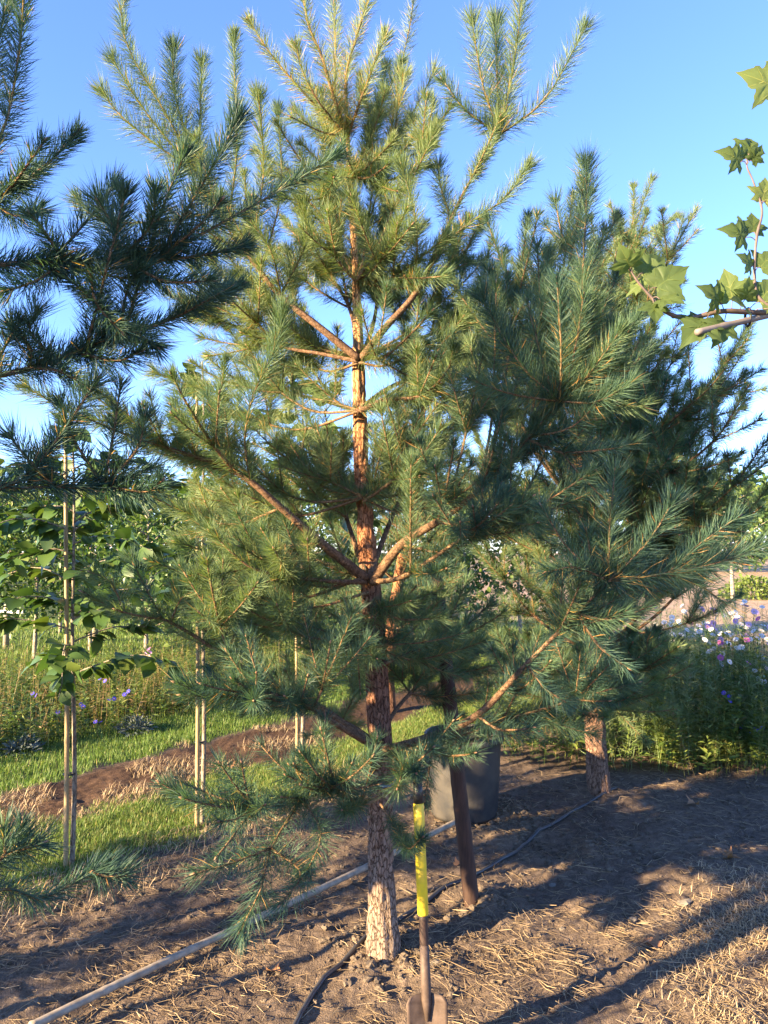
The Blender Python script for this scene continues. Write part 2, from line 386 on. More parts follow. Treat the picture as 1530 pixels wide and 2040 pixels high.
class Pine:
    """grows the wood and the needles of one limb"""
    def __init__(s, rs, dens=1850, nw=.0016, nl=.066, tone=.35, seg=6, inc=.27, maxo=2, side=2.9, brown=.035):
        s.r = np.random.default_rng(rs); s.W = MB(); s.N = MB()
        s.dens, s.nw, s.nl, s.tone, s.seg, s.inc, s.maxo, s.side, s.brown = dens, nw, nl, tone, seg, inc, maxo, side, brown
    def needles(s, ax, L, dens=1.0, t0=0.0, tone=None, nl=None):
        r = s.r
        n = int(s.dens * dens * L * (1 - t0) * r.uniform(.75, 1.3)); lf_ = r.normal(1, .11)
        if n < 3: return
        m = len(ax); t = t0 + (1 - t0) * r.random(n)
        tip = r.random(n) < .10; t[tip] = .93 + .07 * r.random(tip.sum())
        T, N_, B_ = frames(ax)
        u = t * (m - 1); i = np.minimum(u.astype(int), m - 2); f = (u - i)[:, None]
        b = ax[i] * (1 - f) + ax[i + 1] * f; tt = T[i]
        ph = r.random(n) * 2 * math.pi
        al = np.radians(62 - 24 * t ** 3 + r.normal(0, 9, n))
        side = np.cos(ph)[:, None] * N_[i] + np.sin(ph)[:, None] * B_[i]
        d = tt * np.cos(al)[:, None] + side * np.sin(al)[:, None]
        d[:, 2] += .06
        d /= np.linalg.norm(d, axis=1, keepdims=True)
        ln = (nl or s.nl) * lf_ * (.62 + .52 * r.random(n)) * (1 - .25 * (t > .97))
        rnd = r.normal(size=(n, 3)); wv = np.cross(d, rnd); wv /= np.linalg.norm(wv, axis=1, keepdims=True)
        wv *= (s.nw * .5 * (.8 + .4 * r.random(n)))[:, None]
        bend = tt * (ln * (.06 + .14 * r.random(n)))[:, None] + r.normal(0, .06, (n, 3)) * ln[:, None]
        mid = b + d * (ln * .55)[:, None] + bend * .25; end = b + d * (ln * .96)[:, None] + bend
        V = np.empty((n, 5, 3)); V[:, 0] = b - wv * .7; V[:, 1] = b + wv * .7; V[:, 2] = mid + wv; V[:, 3] = mid - wv; V[:, 4] = end
        k = np.arange(n)[:, None] * 5
        base = (s.tone if tone is None else tone) + r.normal(0, .10)
        cc = np.clip(base + r.normal(0, .11, n), 0, .83)
        br = r.random(n) < s.brown * (1.8 - 1.6 * t); cc[br] = .9 + .1 * r.random(br.sum())
        s.N.add(V.reshape(-1, 3), [k + np.array([[0, 1, 2, 3]]), k + np.array([[3, 2, 4]])], np.repeat(cc, 5))
    def shoot(s, pts, r0=.0042, dens=1.0, t0=0.0, tone=None, nl=None, m=9):
        ax = catmull(pts, 24) if len(pts) > 2 else np.asarray(pts, float)
        ax, L = resample(ax, m)
        s.W.tube(ax, np.linspace(r0, .0022, m), 5, .75)
        tipd = unit(ax[-1] - ax[-2])
        s.W.tube(np.array([ax[-1], ax[-1] + tipd * .006, ax[-1] + tipd * .017]), [.0034, .0042, .0008], 5, 1.0, mi=1)
        s.needles(ax, L, dens, t0, tone, nl)
        return ax, L
    def grow(s, p, d, L, r0, order, tone=None, up=.35):
        """a branch of its own making: curved axis, whorls of side shoots, needles on the young wood"""
        r = s.r; d = unit(d); n = max(5, int(L / .035))
        ax = [np.asarray(p, float)]; cur = d.copy(); st = L / n
        wob = r.normal(0, .10, 3)
        for k in range(n):
            cur = unit(cur + np.array([0, 0, up * st * 2.6]) + (wob + r.normal(0, .10, 3)) * st)
            ax.append(ax[-1] + cur * st)
        s.branch(np.array(ax), r0, order, tone)
    def branch(s, ax, r0, order, tone=None, bare=None, side=None, f0=.15, r1=None):
        r = s.r; m = max(6, int(len(ax)))
        ax, L = resample(np.asarray(ax), m)
        r1 = r1 or .0028
        s.W.tube(ax, np.linspace(r0, r1, m), s.seg if order > 1 else 5, .35 + .3 * (order < 2))
        T, N_, B_ = frames(ax)
        tipd = T[-1]
        s.W.tube(np.array([ax[-1], ax[-1] + tipd * .006, ax[-1] + tipd * .017]), [.0034, .0042, .0008], 5, 1.0, mi=1)
        young = min(L, s.inc * (1.9 if order < 2 else 2.1))
        s.needles(ax, L, 1.0, t0=1 - young / L, tone=tone)
        if order <= 0: return
        pos = L - s.inc * (.75 + .5 * r.random()); first = True
        lo = L * f0
        while pos > lo or first:
            if pos < 0.02: break
            k = min(int(pos / L * (m - 1)), m - 2)
            cnt = (side or s.side) + (.8 if first else 0)
            cnt = int(cnt) + (r.random() < cnt % 1)
            ph0 = r.random() * 6.28
            for q in range(cnt):
                ph = ph0 + q * 6.283 / cnt + r.normal(0, .3)
                sd = math.cos(ph) * N_[k] + math.sin(ph) * B_[k]
                sd[2] *= .7
                al = R(44 + r.normal(0, 9))
                dd = T[k] * math.cos(al) + unit(sd) * math.sin(al) + np.array([0, 0, .24])
                ll = min(.70, (L - pos) * .55 + .10) * (.7 + .45 * r.random())
                if ll < .09: continue
                s.grow(ax[k], dd, ll, max(.0035, r0 * .55 * (1 - pos / L * .5) * min(1, ll / .4)), order - 1 if ll > s.inc * .9 else 0, tone)
            first = False
            pos -= s.inc * (.8 + .4 * r.random())
    def finish(s, root, label=None):
        wd = s.W.build('limb', [M['twig'], M['bud']], root)
        if s.N.n: s.N.build('needles', M['needle'], wd, smooth=False)
        if label: wd['label'] = label
        return wd

def trunk(root, pts, radii, tints, n=36, m=260, amp=.006):
    ax = catmull(pts, m); ax, L = resample(ax, m)
    s = np.linspace(0, 1, m)
    q = np.linspace(0, 1, len(radii))
    if len(radii) == len(pts):
        q = np.concatenate([[0], np.cumsum(np.linalg.norm(np.diff(np.asarray(pts), axis=0), axis=1))]); q = q / q[-1]
    rad = np.interp(s, q, radii); tt = np.interp(s, q, tints)
    T, N_, B_ = frames(ax)
    a = np.linspace(0, 2 * math.pi, n, endpoint=False)
    ring = np.cos(a)[None, :, None] * N_[:, None, :] + np.sin(a)[None, :, None] * B_[:, None, :]
    th = np.repeat(a[None, :], m, 0); zz = np.repeat((s * L)[:, None], n, 1)
    cx, sx = np.cos(th), np.sin(th)
    rr = rad[:, None]
    pl = fbm(cx * 3.2 + 5, sx * 3.2, zz * 14, 4)
    plates = np.clip((pl + .08) * 4, -1, .6)
    disp = amp * plates * np.minimum(1, rr / .04) + .05 * rr * fbm(cx * 1.1, sx * 1.1, zz * 5, 2)
    V = ax[:, None, :] + ring * (rr + disp)[:, :, None]
    mb = MB()
    i = np.arange(m - 1)[:, None] * n; j = np.arange(n)[None, :]; j2 = (j + 1) % n
    f = np.stack([i + j, i + j2, i + n + j2, i + n + j], -1).reshape(-1, 4)
    c = np.clip(np.repeat(tt[:, None], n, 1) + .10 * fbm(cx * 2, sx * 2, zz * 6, 3), 0, 1)
    mb.add(V.reshape(-1, 3), [f], c.ravel())
    o = mb.build('trunk', M['bark'], root)
    return ax, o

def PP(lst, d=None):
    return np.array([P(*q) if len(q) == 3 else P(q[0], q[1], d) for q in lst])

# ---- the main pine
base = on(G(763, 1903))
main = thing('pine_tree', base, 'young pine with sunlit orange trunk in the middle, spade in front of it', 'pine tree', 'pines planted in a row')
TD = base[1]
tp = np.vstack([base - [0, 0, .04], PP([(761, 1800), (757, 1640), (757, 1480), (745, 1250), (736, 1140), (722, 960), (716, 800), (713, 690), (709, 560), (700, 400), (692, 272)], TD)])
_, tk = trunk(main, tp, [.074, .053, .047, .045, .042, .037, .031, .027, .023, .014, .012, .009], [0, .02, .12, .3, .38, .5, .7, .85, .95, 1, 1, 1])
# needles that still sit on the leader
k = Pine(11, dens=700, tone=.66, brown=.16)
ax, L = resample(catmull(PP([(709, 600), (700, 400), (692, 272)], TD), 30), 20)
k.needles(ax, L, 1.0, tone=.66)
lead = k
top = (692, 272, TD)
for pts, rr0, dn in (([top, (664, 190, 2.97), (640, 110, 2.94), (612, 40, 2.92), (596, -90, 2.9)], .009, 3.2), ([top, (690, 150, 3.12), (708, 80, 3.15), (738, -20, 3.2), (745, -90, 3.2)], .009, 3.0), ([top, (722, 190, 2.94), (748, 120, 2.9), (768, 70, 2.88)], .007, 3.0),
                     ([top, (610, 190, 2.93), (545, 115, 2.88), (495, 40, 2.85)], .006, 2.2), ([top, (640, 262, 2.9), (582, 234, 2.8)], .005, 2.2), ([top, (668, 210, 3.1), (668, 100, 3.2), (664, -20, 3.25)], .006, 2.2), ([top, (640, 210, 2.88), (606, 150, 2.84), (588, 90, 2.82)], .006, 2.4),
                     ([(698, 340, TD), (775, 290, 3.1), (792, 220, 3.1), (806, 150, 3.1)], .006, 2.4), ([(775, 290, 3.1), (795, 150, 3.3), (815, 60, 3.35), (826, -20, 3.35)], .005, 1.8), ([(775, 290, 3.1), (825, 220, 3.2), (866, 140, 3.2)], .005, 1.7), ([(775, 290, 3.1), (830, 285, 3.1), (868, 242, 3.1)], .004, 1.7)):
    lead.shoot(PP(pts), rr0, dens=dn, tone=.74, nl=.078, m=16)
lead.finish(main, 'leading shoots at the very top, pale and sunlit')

def limb(root, pts, r0, seed, shoots=(), order=2, f0=.3, side=None, tone=.35, d=None, label=None, **kw):  # tone per limb
    g_ = Pine(seed, tone=tone, **kw)
    q = PP(pts, d) if len(pts[0]) <= 3 else np.array(pts)
    ax = catmull(q, 10 * len(q))
    g_.branch(ax, r0, order, tone, side=side, f0=f0)
    for sh in shoots:
        g_.shoot(PP(sh, d), .0045, dens=1.15, tone=tone, nl=.084)
    return g_.finish(root, label)

# upper left limb
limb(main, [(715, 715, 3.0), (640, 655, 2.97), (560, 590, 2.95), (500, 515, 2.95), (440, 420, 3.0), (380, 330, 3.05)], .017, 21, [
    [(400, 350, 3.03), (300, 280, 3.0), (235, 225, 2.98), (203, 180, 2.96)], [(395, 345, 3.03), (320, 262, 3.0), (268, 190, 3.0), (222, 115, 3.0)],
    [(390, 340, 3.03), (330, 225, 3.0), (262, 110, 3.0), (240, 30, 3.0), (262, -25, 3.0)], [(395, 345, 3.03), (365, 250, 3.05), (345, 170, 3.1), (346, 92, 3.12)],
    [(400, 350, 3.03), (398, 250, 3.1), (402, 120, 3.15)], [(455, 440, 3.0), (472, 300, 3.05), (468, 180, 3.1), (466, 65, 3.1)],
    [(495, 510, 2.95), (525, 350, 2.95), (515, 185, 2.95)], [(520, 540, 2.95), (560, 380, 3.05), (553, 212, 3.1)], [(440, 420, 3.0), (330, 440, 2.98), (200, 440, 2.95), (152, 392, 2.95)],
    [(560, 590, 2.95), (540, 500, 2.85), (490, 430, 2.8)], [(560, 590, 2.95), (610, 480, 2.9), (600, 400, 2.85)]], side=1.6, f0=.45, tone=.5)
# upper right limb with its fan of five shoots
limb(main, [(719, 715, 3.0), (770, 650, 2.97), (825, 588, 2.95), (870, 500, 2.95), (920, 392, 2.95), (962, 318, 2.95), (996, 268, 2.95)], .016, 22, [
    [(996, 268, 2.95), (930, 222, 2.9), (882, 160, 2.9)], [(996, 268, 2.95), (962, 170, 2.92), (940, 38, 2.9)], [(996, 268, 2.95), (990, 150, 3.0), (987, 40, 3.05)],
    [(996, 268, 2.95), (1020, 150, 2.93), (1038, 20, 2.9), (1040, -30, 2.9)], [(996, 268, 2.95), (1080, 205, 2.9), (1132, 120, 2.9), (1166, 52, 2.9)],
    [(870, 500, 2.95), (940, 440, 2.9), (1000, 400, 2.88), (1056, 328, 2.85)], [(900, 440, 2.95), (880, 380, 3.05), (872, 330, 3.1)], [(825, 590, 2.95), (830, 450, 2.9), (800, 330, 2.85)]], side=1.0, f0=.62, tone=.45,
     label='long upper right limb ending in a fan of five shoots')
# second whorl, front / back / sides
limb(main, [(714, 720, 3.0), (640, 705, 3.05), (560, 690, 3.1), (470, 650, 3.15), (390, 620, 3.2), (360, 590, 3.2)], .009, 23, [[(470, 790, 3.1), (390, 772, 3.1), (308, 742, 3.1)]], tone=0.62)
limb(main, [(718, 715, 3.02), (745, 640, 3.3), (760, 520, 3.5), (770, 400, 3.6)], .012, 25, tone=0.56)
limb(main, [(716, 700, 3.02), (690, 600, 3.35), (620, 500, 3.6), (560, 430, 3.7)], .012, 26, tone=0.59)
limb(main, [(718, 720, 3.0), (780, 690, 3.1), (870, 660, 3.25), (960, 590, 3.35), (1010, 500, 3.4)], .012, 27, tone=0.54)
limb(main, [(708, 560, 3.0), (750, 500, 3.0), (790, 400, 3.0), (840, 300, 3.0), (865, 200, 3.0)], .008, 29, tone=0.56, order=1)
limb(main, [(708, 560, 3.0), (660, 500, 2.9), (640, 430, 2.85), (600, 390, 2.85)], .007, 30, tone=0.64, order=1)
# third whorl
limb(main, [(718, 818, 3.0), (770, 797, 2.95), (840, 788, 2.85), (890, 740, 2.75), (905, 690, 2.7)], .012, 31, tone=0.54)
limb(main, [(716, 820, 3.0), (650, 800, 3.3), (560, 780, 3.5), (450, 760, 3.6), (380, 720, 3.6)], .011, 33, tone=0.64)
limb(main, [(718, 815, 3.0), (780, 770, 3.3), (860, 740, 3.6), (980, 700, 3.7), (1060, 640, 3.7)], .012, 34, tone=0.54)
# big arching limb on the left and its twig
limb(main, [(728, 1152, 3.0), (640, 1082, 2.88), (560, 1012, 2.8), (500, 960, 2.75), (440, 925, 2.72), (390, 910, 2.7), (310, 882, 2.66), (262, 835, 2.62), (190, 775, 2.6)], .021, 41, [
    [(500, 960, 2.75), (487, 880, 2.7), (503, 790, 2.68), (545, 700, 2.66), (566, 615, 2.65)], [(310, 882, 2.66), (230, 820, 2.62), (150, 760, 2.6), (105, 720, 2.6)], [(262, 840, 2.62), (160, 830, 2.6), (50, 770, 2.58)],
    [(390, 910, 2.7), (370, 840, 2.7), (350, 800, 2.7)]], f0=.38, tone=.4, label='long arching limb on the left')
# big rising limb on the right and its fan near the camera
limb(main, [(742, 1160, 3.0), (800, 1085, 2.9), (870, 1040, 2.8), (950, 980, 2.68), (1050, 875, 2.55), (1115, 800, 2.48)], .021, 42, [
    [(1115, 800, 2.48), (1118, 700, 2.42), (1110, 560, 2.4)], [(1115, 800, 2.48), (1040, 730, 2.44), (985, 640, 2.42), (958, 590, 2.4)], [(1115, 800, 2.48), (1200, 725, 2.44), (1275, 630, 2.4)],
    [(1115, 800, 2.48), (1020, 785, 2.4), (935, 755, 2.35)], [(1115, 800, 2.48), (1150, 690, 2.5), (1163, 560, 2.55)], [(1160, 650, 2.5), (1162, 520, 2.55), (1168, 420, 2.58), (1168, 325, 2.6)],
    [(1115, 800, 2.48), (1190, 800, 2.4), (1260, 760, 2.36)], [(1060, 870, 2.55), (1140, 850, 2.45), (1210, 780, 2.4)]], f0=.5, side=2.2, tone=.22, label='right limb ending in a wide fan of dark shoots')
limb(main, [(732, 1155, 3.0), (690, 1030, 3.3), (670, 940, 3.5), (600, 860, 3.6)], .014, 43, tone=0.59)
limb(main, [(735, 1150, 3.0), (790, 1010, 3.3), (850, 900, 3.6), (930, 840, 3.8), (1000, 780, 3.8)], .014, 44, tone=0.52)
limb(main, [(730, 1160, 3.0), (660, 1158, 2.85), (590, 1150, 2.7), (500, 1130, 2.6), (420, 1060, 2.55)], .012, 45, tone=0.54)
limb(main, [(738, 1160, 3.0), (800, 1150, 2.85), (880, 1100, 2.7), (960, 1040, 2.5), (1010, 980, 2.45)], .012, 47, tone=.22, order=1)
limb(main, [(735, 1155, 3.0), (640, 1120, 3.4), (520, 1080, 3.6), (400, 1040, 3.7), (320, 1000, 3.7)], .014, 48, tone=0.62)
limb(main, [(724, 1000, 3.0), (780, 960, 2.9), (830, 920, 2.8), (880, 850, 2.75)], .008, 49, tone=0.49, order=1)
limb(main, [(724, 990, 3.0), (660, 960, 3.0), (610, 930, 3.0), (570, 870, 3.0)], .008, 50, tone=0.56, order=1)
# lowest whorls
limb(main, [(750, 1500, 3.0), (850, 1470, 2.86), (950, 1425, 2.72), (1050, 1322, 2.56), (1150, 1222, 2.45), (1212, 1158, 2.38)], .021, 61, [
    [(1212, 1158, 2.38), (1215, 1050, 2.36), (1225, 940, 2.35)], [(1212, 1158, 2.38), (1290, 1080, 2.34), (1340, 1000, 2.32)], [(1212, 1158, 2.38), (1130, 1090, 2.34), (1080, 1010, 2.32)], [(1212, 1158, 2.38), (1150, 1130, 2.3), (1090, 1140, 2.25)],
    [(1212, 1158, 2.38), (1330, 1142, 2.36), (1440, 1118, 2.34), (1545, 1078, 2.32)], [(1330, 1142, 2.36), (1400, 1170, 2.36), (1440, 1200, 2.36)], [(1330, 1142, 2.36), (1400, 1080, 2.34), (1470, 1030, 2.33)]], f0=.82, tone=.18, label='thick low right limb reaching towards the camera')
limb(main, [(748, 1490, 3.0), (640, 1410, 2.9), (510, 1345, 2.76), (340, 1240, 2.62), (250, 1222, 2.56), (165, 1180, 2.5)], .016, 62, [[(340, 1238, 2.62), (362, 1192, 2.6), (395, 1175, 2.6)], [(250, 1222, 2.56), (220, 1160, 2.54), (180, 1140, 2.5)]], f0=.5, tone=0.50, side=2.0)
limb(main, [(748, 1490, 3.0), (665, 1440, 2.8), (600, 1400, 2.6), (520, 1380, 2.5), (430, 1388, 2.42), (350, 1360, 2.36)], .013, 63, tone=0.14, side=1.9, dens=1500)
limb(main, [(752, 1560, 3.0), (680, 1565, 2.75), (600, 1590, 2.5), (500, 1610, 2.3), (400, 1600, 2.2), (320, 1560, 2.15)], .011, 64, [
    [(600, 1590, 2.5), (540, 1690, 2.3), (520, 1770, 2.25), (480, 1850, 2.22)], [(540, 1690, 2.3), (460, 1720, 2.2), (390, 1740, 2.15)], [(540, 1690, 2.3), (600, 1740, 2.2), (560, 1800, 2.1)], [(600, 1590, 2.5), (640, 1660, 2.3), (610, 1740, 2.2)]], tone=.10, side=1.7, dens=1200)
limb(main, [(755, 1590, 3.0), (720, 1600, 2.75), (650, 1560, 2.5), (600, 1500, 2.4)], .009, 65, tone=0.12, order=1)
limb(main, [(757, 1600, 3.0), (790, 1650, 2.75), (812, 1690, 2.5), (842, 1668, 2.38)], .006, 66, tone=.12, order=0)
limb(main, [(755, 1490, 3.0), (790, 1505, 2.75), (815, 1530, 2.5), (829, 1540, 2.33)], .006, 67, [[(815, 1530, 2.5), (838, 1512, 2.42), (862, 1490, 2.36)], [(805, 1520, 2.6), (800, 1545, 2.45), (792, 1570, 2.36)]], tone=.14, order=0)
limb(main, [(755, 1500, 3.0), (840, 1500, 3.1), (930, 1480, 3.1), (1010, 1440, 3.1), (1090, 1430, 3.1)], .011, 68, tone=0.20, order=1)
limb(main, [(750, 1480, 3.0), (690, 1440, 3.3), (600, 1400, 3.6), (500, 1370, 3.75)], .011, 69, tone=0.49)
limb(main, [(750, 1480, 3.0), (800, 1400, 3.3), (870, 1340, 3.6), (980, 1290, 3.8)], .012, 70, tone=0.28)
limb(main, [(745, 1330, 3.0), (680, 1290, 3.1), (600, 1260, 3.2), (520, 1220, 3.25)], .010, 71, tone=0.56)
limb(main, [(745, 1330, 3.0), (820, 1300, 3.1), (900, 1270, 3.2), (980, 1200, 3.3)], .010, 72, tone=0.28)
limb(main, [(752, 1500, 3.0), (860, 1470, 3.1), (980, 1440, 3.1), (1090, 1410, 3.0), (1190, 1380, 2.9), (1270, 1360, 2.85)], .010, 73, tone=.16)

# upright side limbs that fill the crown: (start px, py, depth), (end px, py, depth), needle tone with its sun or shade painted in
def fill(lst, seed0, r0=.0065, order=1, **kw):
    for q, (st, en, tone) in enumerate(lst):
        a, e = P(*st), P(*en); L = np.linalg.norm(e - a)
        m1 = a * .62 + e * .38 - np.array([0, 0, .13 * L]); m2 = a * .28 + e * .72 - np.array([0, 0, .08 * L])
        g_ = Pine(seed0 + q, tone=tone, **kw); ax = catmull(np.array([a, m1, m2, e]), max(16, int(L / .03)))
        g_.branch(ax, r0, order, tone, f0=.25); g_.finish(main)
def tr(py):
    py = min((350, 560, 712), key=lambda v: abs(v - py))
    return (float(np.interp(py, [272, 400, 560, 690, 800, 960, 1140], [692, 700, 709, 713, 716, 722, 736])), py, TD)
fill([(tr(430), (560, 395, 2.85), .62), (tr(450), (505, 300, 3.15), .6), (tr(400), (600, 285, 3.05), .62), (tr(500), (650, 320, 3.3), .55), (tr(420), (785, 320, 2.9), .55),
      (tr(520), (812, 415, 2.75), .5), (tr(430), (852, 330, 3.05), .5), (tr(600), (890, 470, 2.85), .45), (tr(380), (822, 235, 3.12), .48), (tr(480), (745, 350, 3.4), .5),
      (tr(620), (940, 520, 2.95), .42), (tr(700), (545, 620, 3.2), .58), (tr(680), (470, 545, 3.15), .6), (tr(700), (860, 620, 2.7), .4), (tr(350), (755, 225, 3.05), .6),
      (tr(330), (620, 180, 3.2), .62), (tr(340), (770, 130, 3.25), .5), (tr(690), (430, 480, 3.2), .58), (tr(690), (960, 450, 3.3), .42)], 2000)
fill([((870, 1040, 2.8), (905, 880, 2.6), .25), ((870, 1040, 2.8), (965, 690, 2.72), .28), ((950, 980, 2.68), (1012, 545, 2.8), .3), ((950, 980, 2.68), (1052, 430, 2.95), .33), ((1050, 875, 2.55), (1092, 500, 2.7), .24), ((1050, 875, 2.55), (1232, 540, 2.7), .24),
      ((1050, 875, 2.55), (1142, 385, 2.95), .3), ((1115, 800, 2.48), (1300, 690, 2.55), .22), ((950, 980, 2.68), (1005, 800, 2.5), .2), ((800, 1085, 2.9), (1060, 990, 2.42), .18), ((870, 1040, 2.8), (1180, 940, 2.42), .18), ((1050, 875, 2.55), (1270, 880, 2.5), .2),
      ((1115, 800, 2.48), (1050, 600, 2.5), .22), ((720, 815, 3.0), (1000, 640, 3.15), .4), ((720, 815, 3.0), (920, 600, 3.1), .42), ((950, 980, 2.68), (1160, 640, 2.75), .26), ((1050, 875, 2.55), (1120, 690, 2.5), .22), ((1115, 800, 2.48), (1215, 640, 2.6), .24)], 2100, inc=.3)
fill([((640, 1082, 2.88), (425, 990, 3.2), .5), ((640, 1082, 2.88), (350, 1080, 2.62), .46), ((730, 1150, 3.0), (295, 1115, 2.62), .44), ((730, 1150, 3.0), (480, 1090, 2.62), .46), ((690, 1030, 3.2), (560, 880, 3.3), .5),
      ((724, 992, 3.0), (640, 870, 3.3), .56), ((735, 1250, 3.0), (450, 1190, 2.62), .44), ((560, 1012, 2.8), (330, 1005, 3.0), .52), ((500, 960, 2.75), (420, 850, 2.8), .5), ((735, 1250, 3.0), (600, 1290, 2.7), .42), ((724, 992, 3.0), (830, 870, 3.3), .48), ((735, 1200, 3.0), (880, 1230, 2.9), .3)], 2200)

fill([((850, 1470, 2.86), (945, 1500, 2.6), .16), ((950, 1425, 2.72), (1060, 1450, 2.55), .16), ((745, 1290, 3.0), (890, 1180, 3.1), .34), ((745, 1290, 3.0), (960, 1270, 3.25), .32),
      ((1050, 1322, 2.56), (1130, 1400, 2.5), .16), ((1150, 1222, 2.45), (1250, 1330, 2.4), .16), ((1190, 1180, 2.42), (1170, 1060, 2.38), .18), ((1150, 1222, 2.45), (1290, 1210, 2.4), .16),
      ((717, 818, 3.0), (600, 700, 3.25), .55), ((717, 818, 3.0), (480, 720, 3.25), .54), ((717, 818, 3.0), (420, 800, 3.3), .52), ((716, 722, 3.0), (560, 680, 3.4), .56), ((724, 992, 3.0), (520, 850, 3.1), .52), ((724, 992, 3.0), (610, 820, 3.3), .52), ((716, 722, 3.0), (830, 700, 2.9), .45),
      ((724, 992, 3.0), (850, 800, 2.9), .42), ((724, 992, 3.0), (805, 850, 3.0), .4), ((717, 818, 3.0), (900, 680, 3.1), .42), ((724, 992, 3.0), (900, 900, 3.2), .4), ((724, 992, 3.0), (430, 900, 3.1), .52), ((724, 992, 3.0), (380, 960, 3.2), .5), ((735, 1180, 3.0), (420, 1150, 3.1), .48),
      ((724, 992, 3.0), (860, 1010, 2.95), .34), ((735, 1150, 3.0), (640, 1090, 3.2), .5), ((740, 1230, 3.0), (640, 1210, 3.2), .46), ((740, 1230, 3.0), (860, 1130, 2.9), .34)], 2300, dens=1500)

# ---- pines grown from whorls alone
def whorls(root, ax, rs, zs, length, per=5, skip=None, r0=.014, updir=.45, order=2, tone=.35, slim=None, **kw):
    r = np.random.default_rng(rs)
    for q, z in enumerate(zs):
        k = int(np.argmin(np.abs(ax[:, 2] - z))); p = ax[k]
        ph0 = r.random() * 6.28
        for j in range(per):
            a = ph0 + j * 6.283 / per + r.normal(0, .2)
            if skip is not None and skip(a, z): continue
            L = length[q] * (.75 + .4 * r.random()) * (1 if slim is None else slim(a))
            g_ = Pine(rs * 100 + q * 10 + j, tone=tone, **kw)
            g_.grow(p, (math.cos(a), math.sin(a), updir + .25 * (z - 1.6)), L, r0 * (.5 + .5 * L / max(length)), order, tone, up=.45)
            g_.finish(root)

# the pine behind on the right
b2 = on(G(1195, 1583))
pine2 = thing('pine_tree', b2, 'second pine behind on the right, its plated trunk beside the end of the black hose', 'pine tree', 'pines planted in a row')
D2 = b2[1]
ax2, _ = trunk(pine2, np.vstack([b2 - [0, 0, .04], PP([(1188, 1500), (1178, 1300), (1168, 1050), (1158, 850), (1185, 740), (1225, 600), (1255, 480)], D2)]), [.078, .068, .062, .055, .046, .036, .022, .012], [.18, .2, .35, .55, .75, .9, 1, 1], m=200)
kw2 = dict(dens=1250, nw=.0021, nl=.070, inc=.32, side=2.6)
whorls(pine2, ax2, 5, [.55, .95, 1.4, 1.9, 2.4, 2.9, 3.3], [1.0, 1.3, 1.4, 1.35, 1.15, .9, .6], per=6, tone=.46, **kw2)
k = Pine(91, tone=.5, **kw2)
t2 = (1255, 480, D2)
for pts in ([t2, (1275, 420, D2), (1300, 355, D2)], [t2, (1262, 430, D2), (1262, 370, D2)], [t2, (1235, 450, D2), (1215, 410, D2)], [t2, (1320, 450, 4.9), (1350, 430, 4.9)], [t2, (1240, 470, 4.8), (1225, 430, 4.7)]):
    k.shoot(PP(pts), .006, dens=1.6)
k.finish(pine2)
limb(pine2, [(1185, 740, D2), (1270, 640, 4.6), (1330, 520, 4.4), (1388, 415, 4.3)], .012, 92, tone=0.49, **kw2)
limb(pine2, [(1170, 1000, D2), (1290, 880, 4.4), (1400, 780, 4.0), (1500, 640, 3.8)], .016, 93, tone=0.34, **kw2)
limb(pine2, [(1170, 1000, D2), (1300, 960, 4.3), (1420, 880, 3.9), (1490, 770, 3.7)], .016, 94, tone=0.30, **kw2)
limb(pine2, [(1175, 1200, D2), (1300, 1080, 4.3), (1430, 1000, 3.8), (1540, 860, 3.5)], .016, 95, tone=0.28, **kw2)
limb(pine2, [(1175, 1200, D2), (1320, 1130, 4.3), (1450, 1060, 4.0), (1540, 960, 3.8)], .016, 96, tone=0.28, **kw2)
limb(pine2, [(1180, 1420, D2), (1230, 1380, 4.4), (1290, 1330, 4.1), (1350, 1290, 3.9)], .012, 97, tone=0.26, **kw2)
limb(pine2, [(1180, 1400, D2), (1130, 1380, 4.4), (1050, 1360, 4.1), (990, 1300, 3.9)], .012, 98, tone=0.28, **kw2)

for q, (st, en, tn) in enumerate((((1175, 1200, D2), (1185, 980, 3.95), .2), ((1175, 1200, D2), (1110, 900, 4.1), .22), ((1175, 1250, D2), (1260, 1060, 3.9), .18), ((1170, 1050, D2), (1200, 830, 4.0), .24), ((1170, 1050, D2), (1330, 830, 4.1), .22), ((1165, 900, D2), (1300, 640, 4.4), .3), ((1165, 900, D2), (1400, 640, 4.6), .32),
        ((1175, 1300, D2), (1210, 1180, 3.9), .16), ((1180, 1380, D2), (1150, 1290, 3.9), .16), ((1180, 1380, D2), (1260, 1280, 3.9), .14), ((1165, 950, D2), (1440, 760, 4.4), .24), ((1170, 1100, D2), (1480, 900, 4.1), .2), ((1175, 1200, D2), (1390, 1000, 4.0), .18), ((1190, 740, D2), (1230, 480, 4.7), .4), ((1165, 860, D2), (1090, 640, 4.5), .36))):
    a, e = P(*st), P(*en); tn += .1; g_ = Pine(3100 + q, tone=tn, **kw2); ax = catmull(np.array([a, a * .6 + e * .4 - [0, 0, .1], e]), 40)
    g_.branch(ax, .011, 2, tn, f0=.3); g_.finish(pine2)

